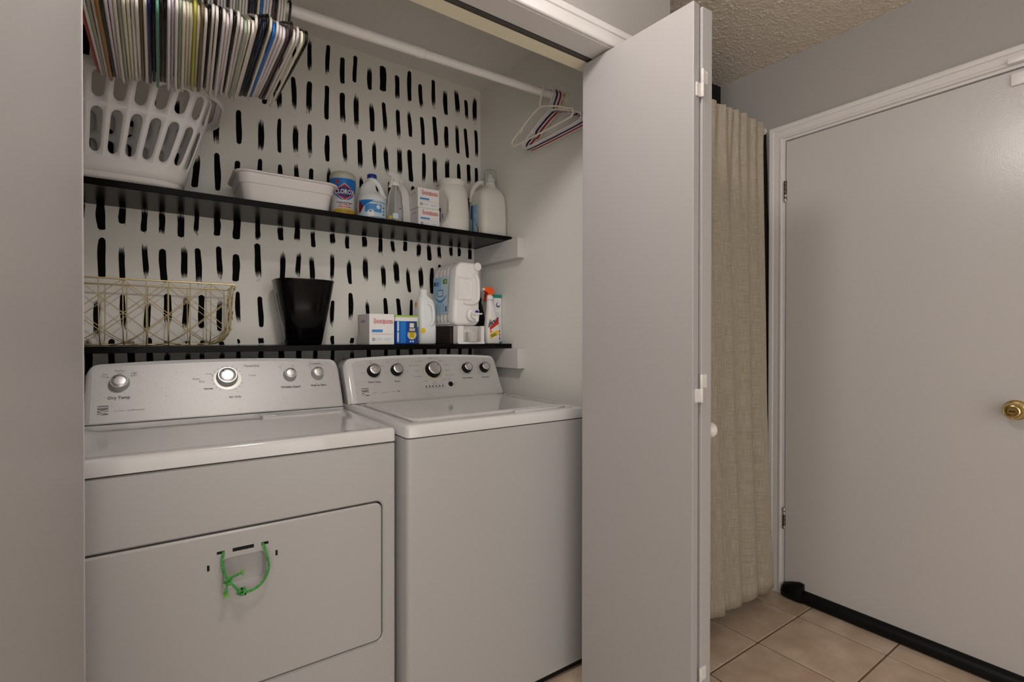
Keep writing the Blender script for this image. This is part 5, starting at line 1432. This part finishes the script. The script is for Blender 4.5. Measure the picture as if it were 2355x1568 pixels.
# ---- stain remover spray
cx, cy = 1.2590, 1.958
sh = thing('stain_spray', (cx, cy, ZL), 'white stain remover spray bottle with orange trigger on the lower shelf', 'spray bottle')
MB().rr([(ZL + .0005, cx, cy, .034, .020, .015), (ZL + .004, cx, cy, .0375, .023, .017), (ZL + .060, cx, cy, .0370, .023, .017), (ZL + .095, cx - .002, cy, .0325, .0225, .017), (ZL + .125, cx - .005, cy, .026, .021, .016), (ZL + .165, cx - .009, cy, .0185, .018, .0165), (ZL + .190, cx - .013, cy, .0150, .0150, .0145), (ZL + .198, cx - .014, cy, .0125, .0125, .0122), (ZL + .206, cx - .014, cy, .0125, .0125, .0122)], 6).build('bottle_body', M['white_plastic'], sh, smooth=60)
trigger_head(sh, cx - .014, cy, ZL + .203, M['white_plastic'], M['dark_red'], 0.15, 1.02, M['orange'])
SF = lambda d: (lambda a, b: (cx + a, cy - .0235 - d + (0.0 if b < .07 else (b - .07) * 0.03), ZL + b))
patch(sh, M['red'], [(-.026, .062), (.022, .092), (.022, .122), (.010, .115), (-.004, .092), (-.026, .078)], SF(.0010), 'label')
text('SHOUT', .0225, M['ink'], sh, lambda a, b: SF(.0016)(-.008 + a * .74 - b * .0, .098 + b + a * .42), bold=.0012, shear=.25)
patch(sh, M['yellow'], [(-.026, .022), (.020, .042), (.022, .064), (-.002, .056), (-.026, .044)], SF(.0010), 'label')
patch(sh, M['ink'], [(-.022, .036), (.006, .047), (.006, .051), (-.022, .040)], SF(.0014), 'print')
patch(sh, M['ink'], [(-.018, .030), (.010, .041), (.010, .045), (-.018, .034)], SF(.0014), 'print')
patch(sh, M['orange'], [(-.026, .050), (-.012, .056), (-.018, .062), (-.026, .060)], SF(.0012), 'print')
patch(sh, M['blue_mid'], [(-.030, .100), (-.016, .092), (-.016, .098), (-.028, .108)], SF(.0008), 'print')
patch(sh, M['gold_label'], [(-.028, .110), (-.014, .100), (-.014, .105), (-.026, .116)], SF(.0008), 'print')
for q in range(3):
    patch(sh, M['navy_ink'], rpoly(.026, .030, .020 + .016 * q, .030 + .016 * q), SF(.0006), 'print')

# ---- dark bottle with red trigger, mostly hidden
cx, cy = 1.232, 2.035
dk = thing('dark_spray_bottle', (cx, cy, ZL), 'dark bottle with red trigger half hidden behind the stain spray', 'spray bottle')
MB().rr([(ZL + .0005, cx, cy, .030, .022, .015), (ZL + .004, cx, cy, .033, .025, .017), (ZL + .11, cx, cy, .032, .024, .017), (ZL + .16, cx, cy, .022, .020, .016), (ZL + .195, cx, cy, .014, .014, .0138), (ZL + .203, cx, cy, .014, .014, .0138)], 6).build('bottle_body', M['black'], dk, smooth=60)
trigger_head(dk, cx, cy, ZL + .200, M['black'], M['dark_red'], 0.6, 0.95, M['dark_red'])

# ---- carton with teal ends
x0, x1, y0, y1 = 1.268, 1.3375, 1.994, 2.036
tc_ = thing('carton', ((x0 + x1) / 2, (y0 + y1) / 2, ZL), 'slim white carton with teal ends against the right closet wall', 'carton')
MB().box(x0, x1, y0, y1, ZL + .0005, ZL + .232, .001, 1).build('carton_body', M['card'], tc_, smooth=0)
MB().box(x0 - .0004, x1 + .0004, y0 - .0005, y1 + .0005, ZL + .217, ZL + .2324).build('teal_band', M['teal'], tc_, smooth=0)
MB().box(x0 - .0004, x1 + .0004, y0 - .0005, y1 + .0005, ZL + .0004, ZL + .010).build('teal_band', M['teal'], tc_, smooth=0)
CF = lambda d: (lambda a, b: (a, y0 - d, ZL + b))
patch(tc_, M['violet'], disc(.0125, 16, x1 - .020, .184), CF(.0007), 'emblem')
patch(tc_, M['card'], disc(.0085, 14, x1 - .018, .187), CF(.0010), 'emblem')
patch(tc_, M['green_dk'], disc(.0052, 10, x1 - .021, .176), CF(.0012), 'emblem')
for q in range(14):
    patch(tc_, M['blue_ice'], rpoly(x1 - .034, x1 - .008, .146 - .0085 * q, .149 - .0085 * q), CF(.0007), 'print')
patch(tc_, M['ink_soft'], rpoly(x1 - .030, x1 - .012, .024, .038), CF(.0007), 'print')
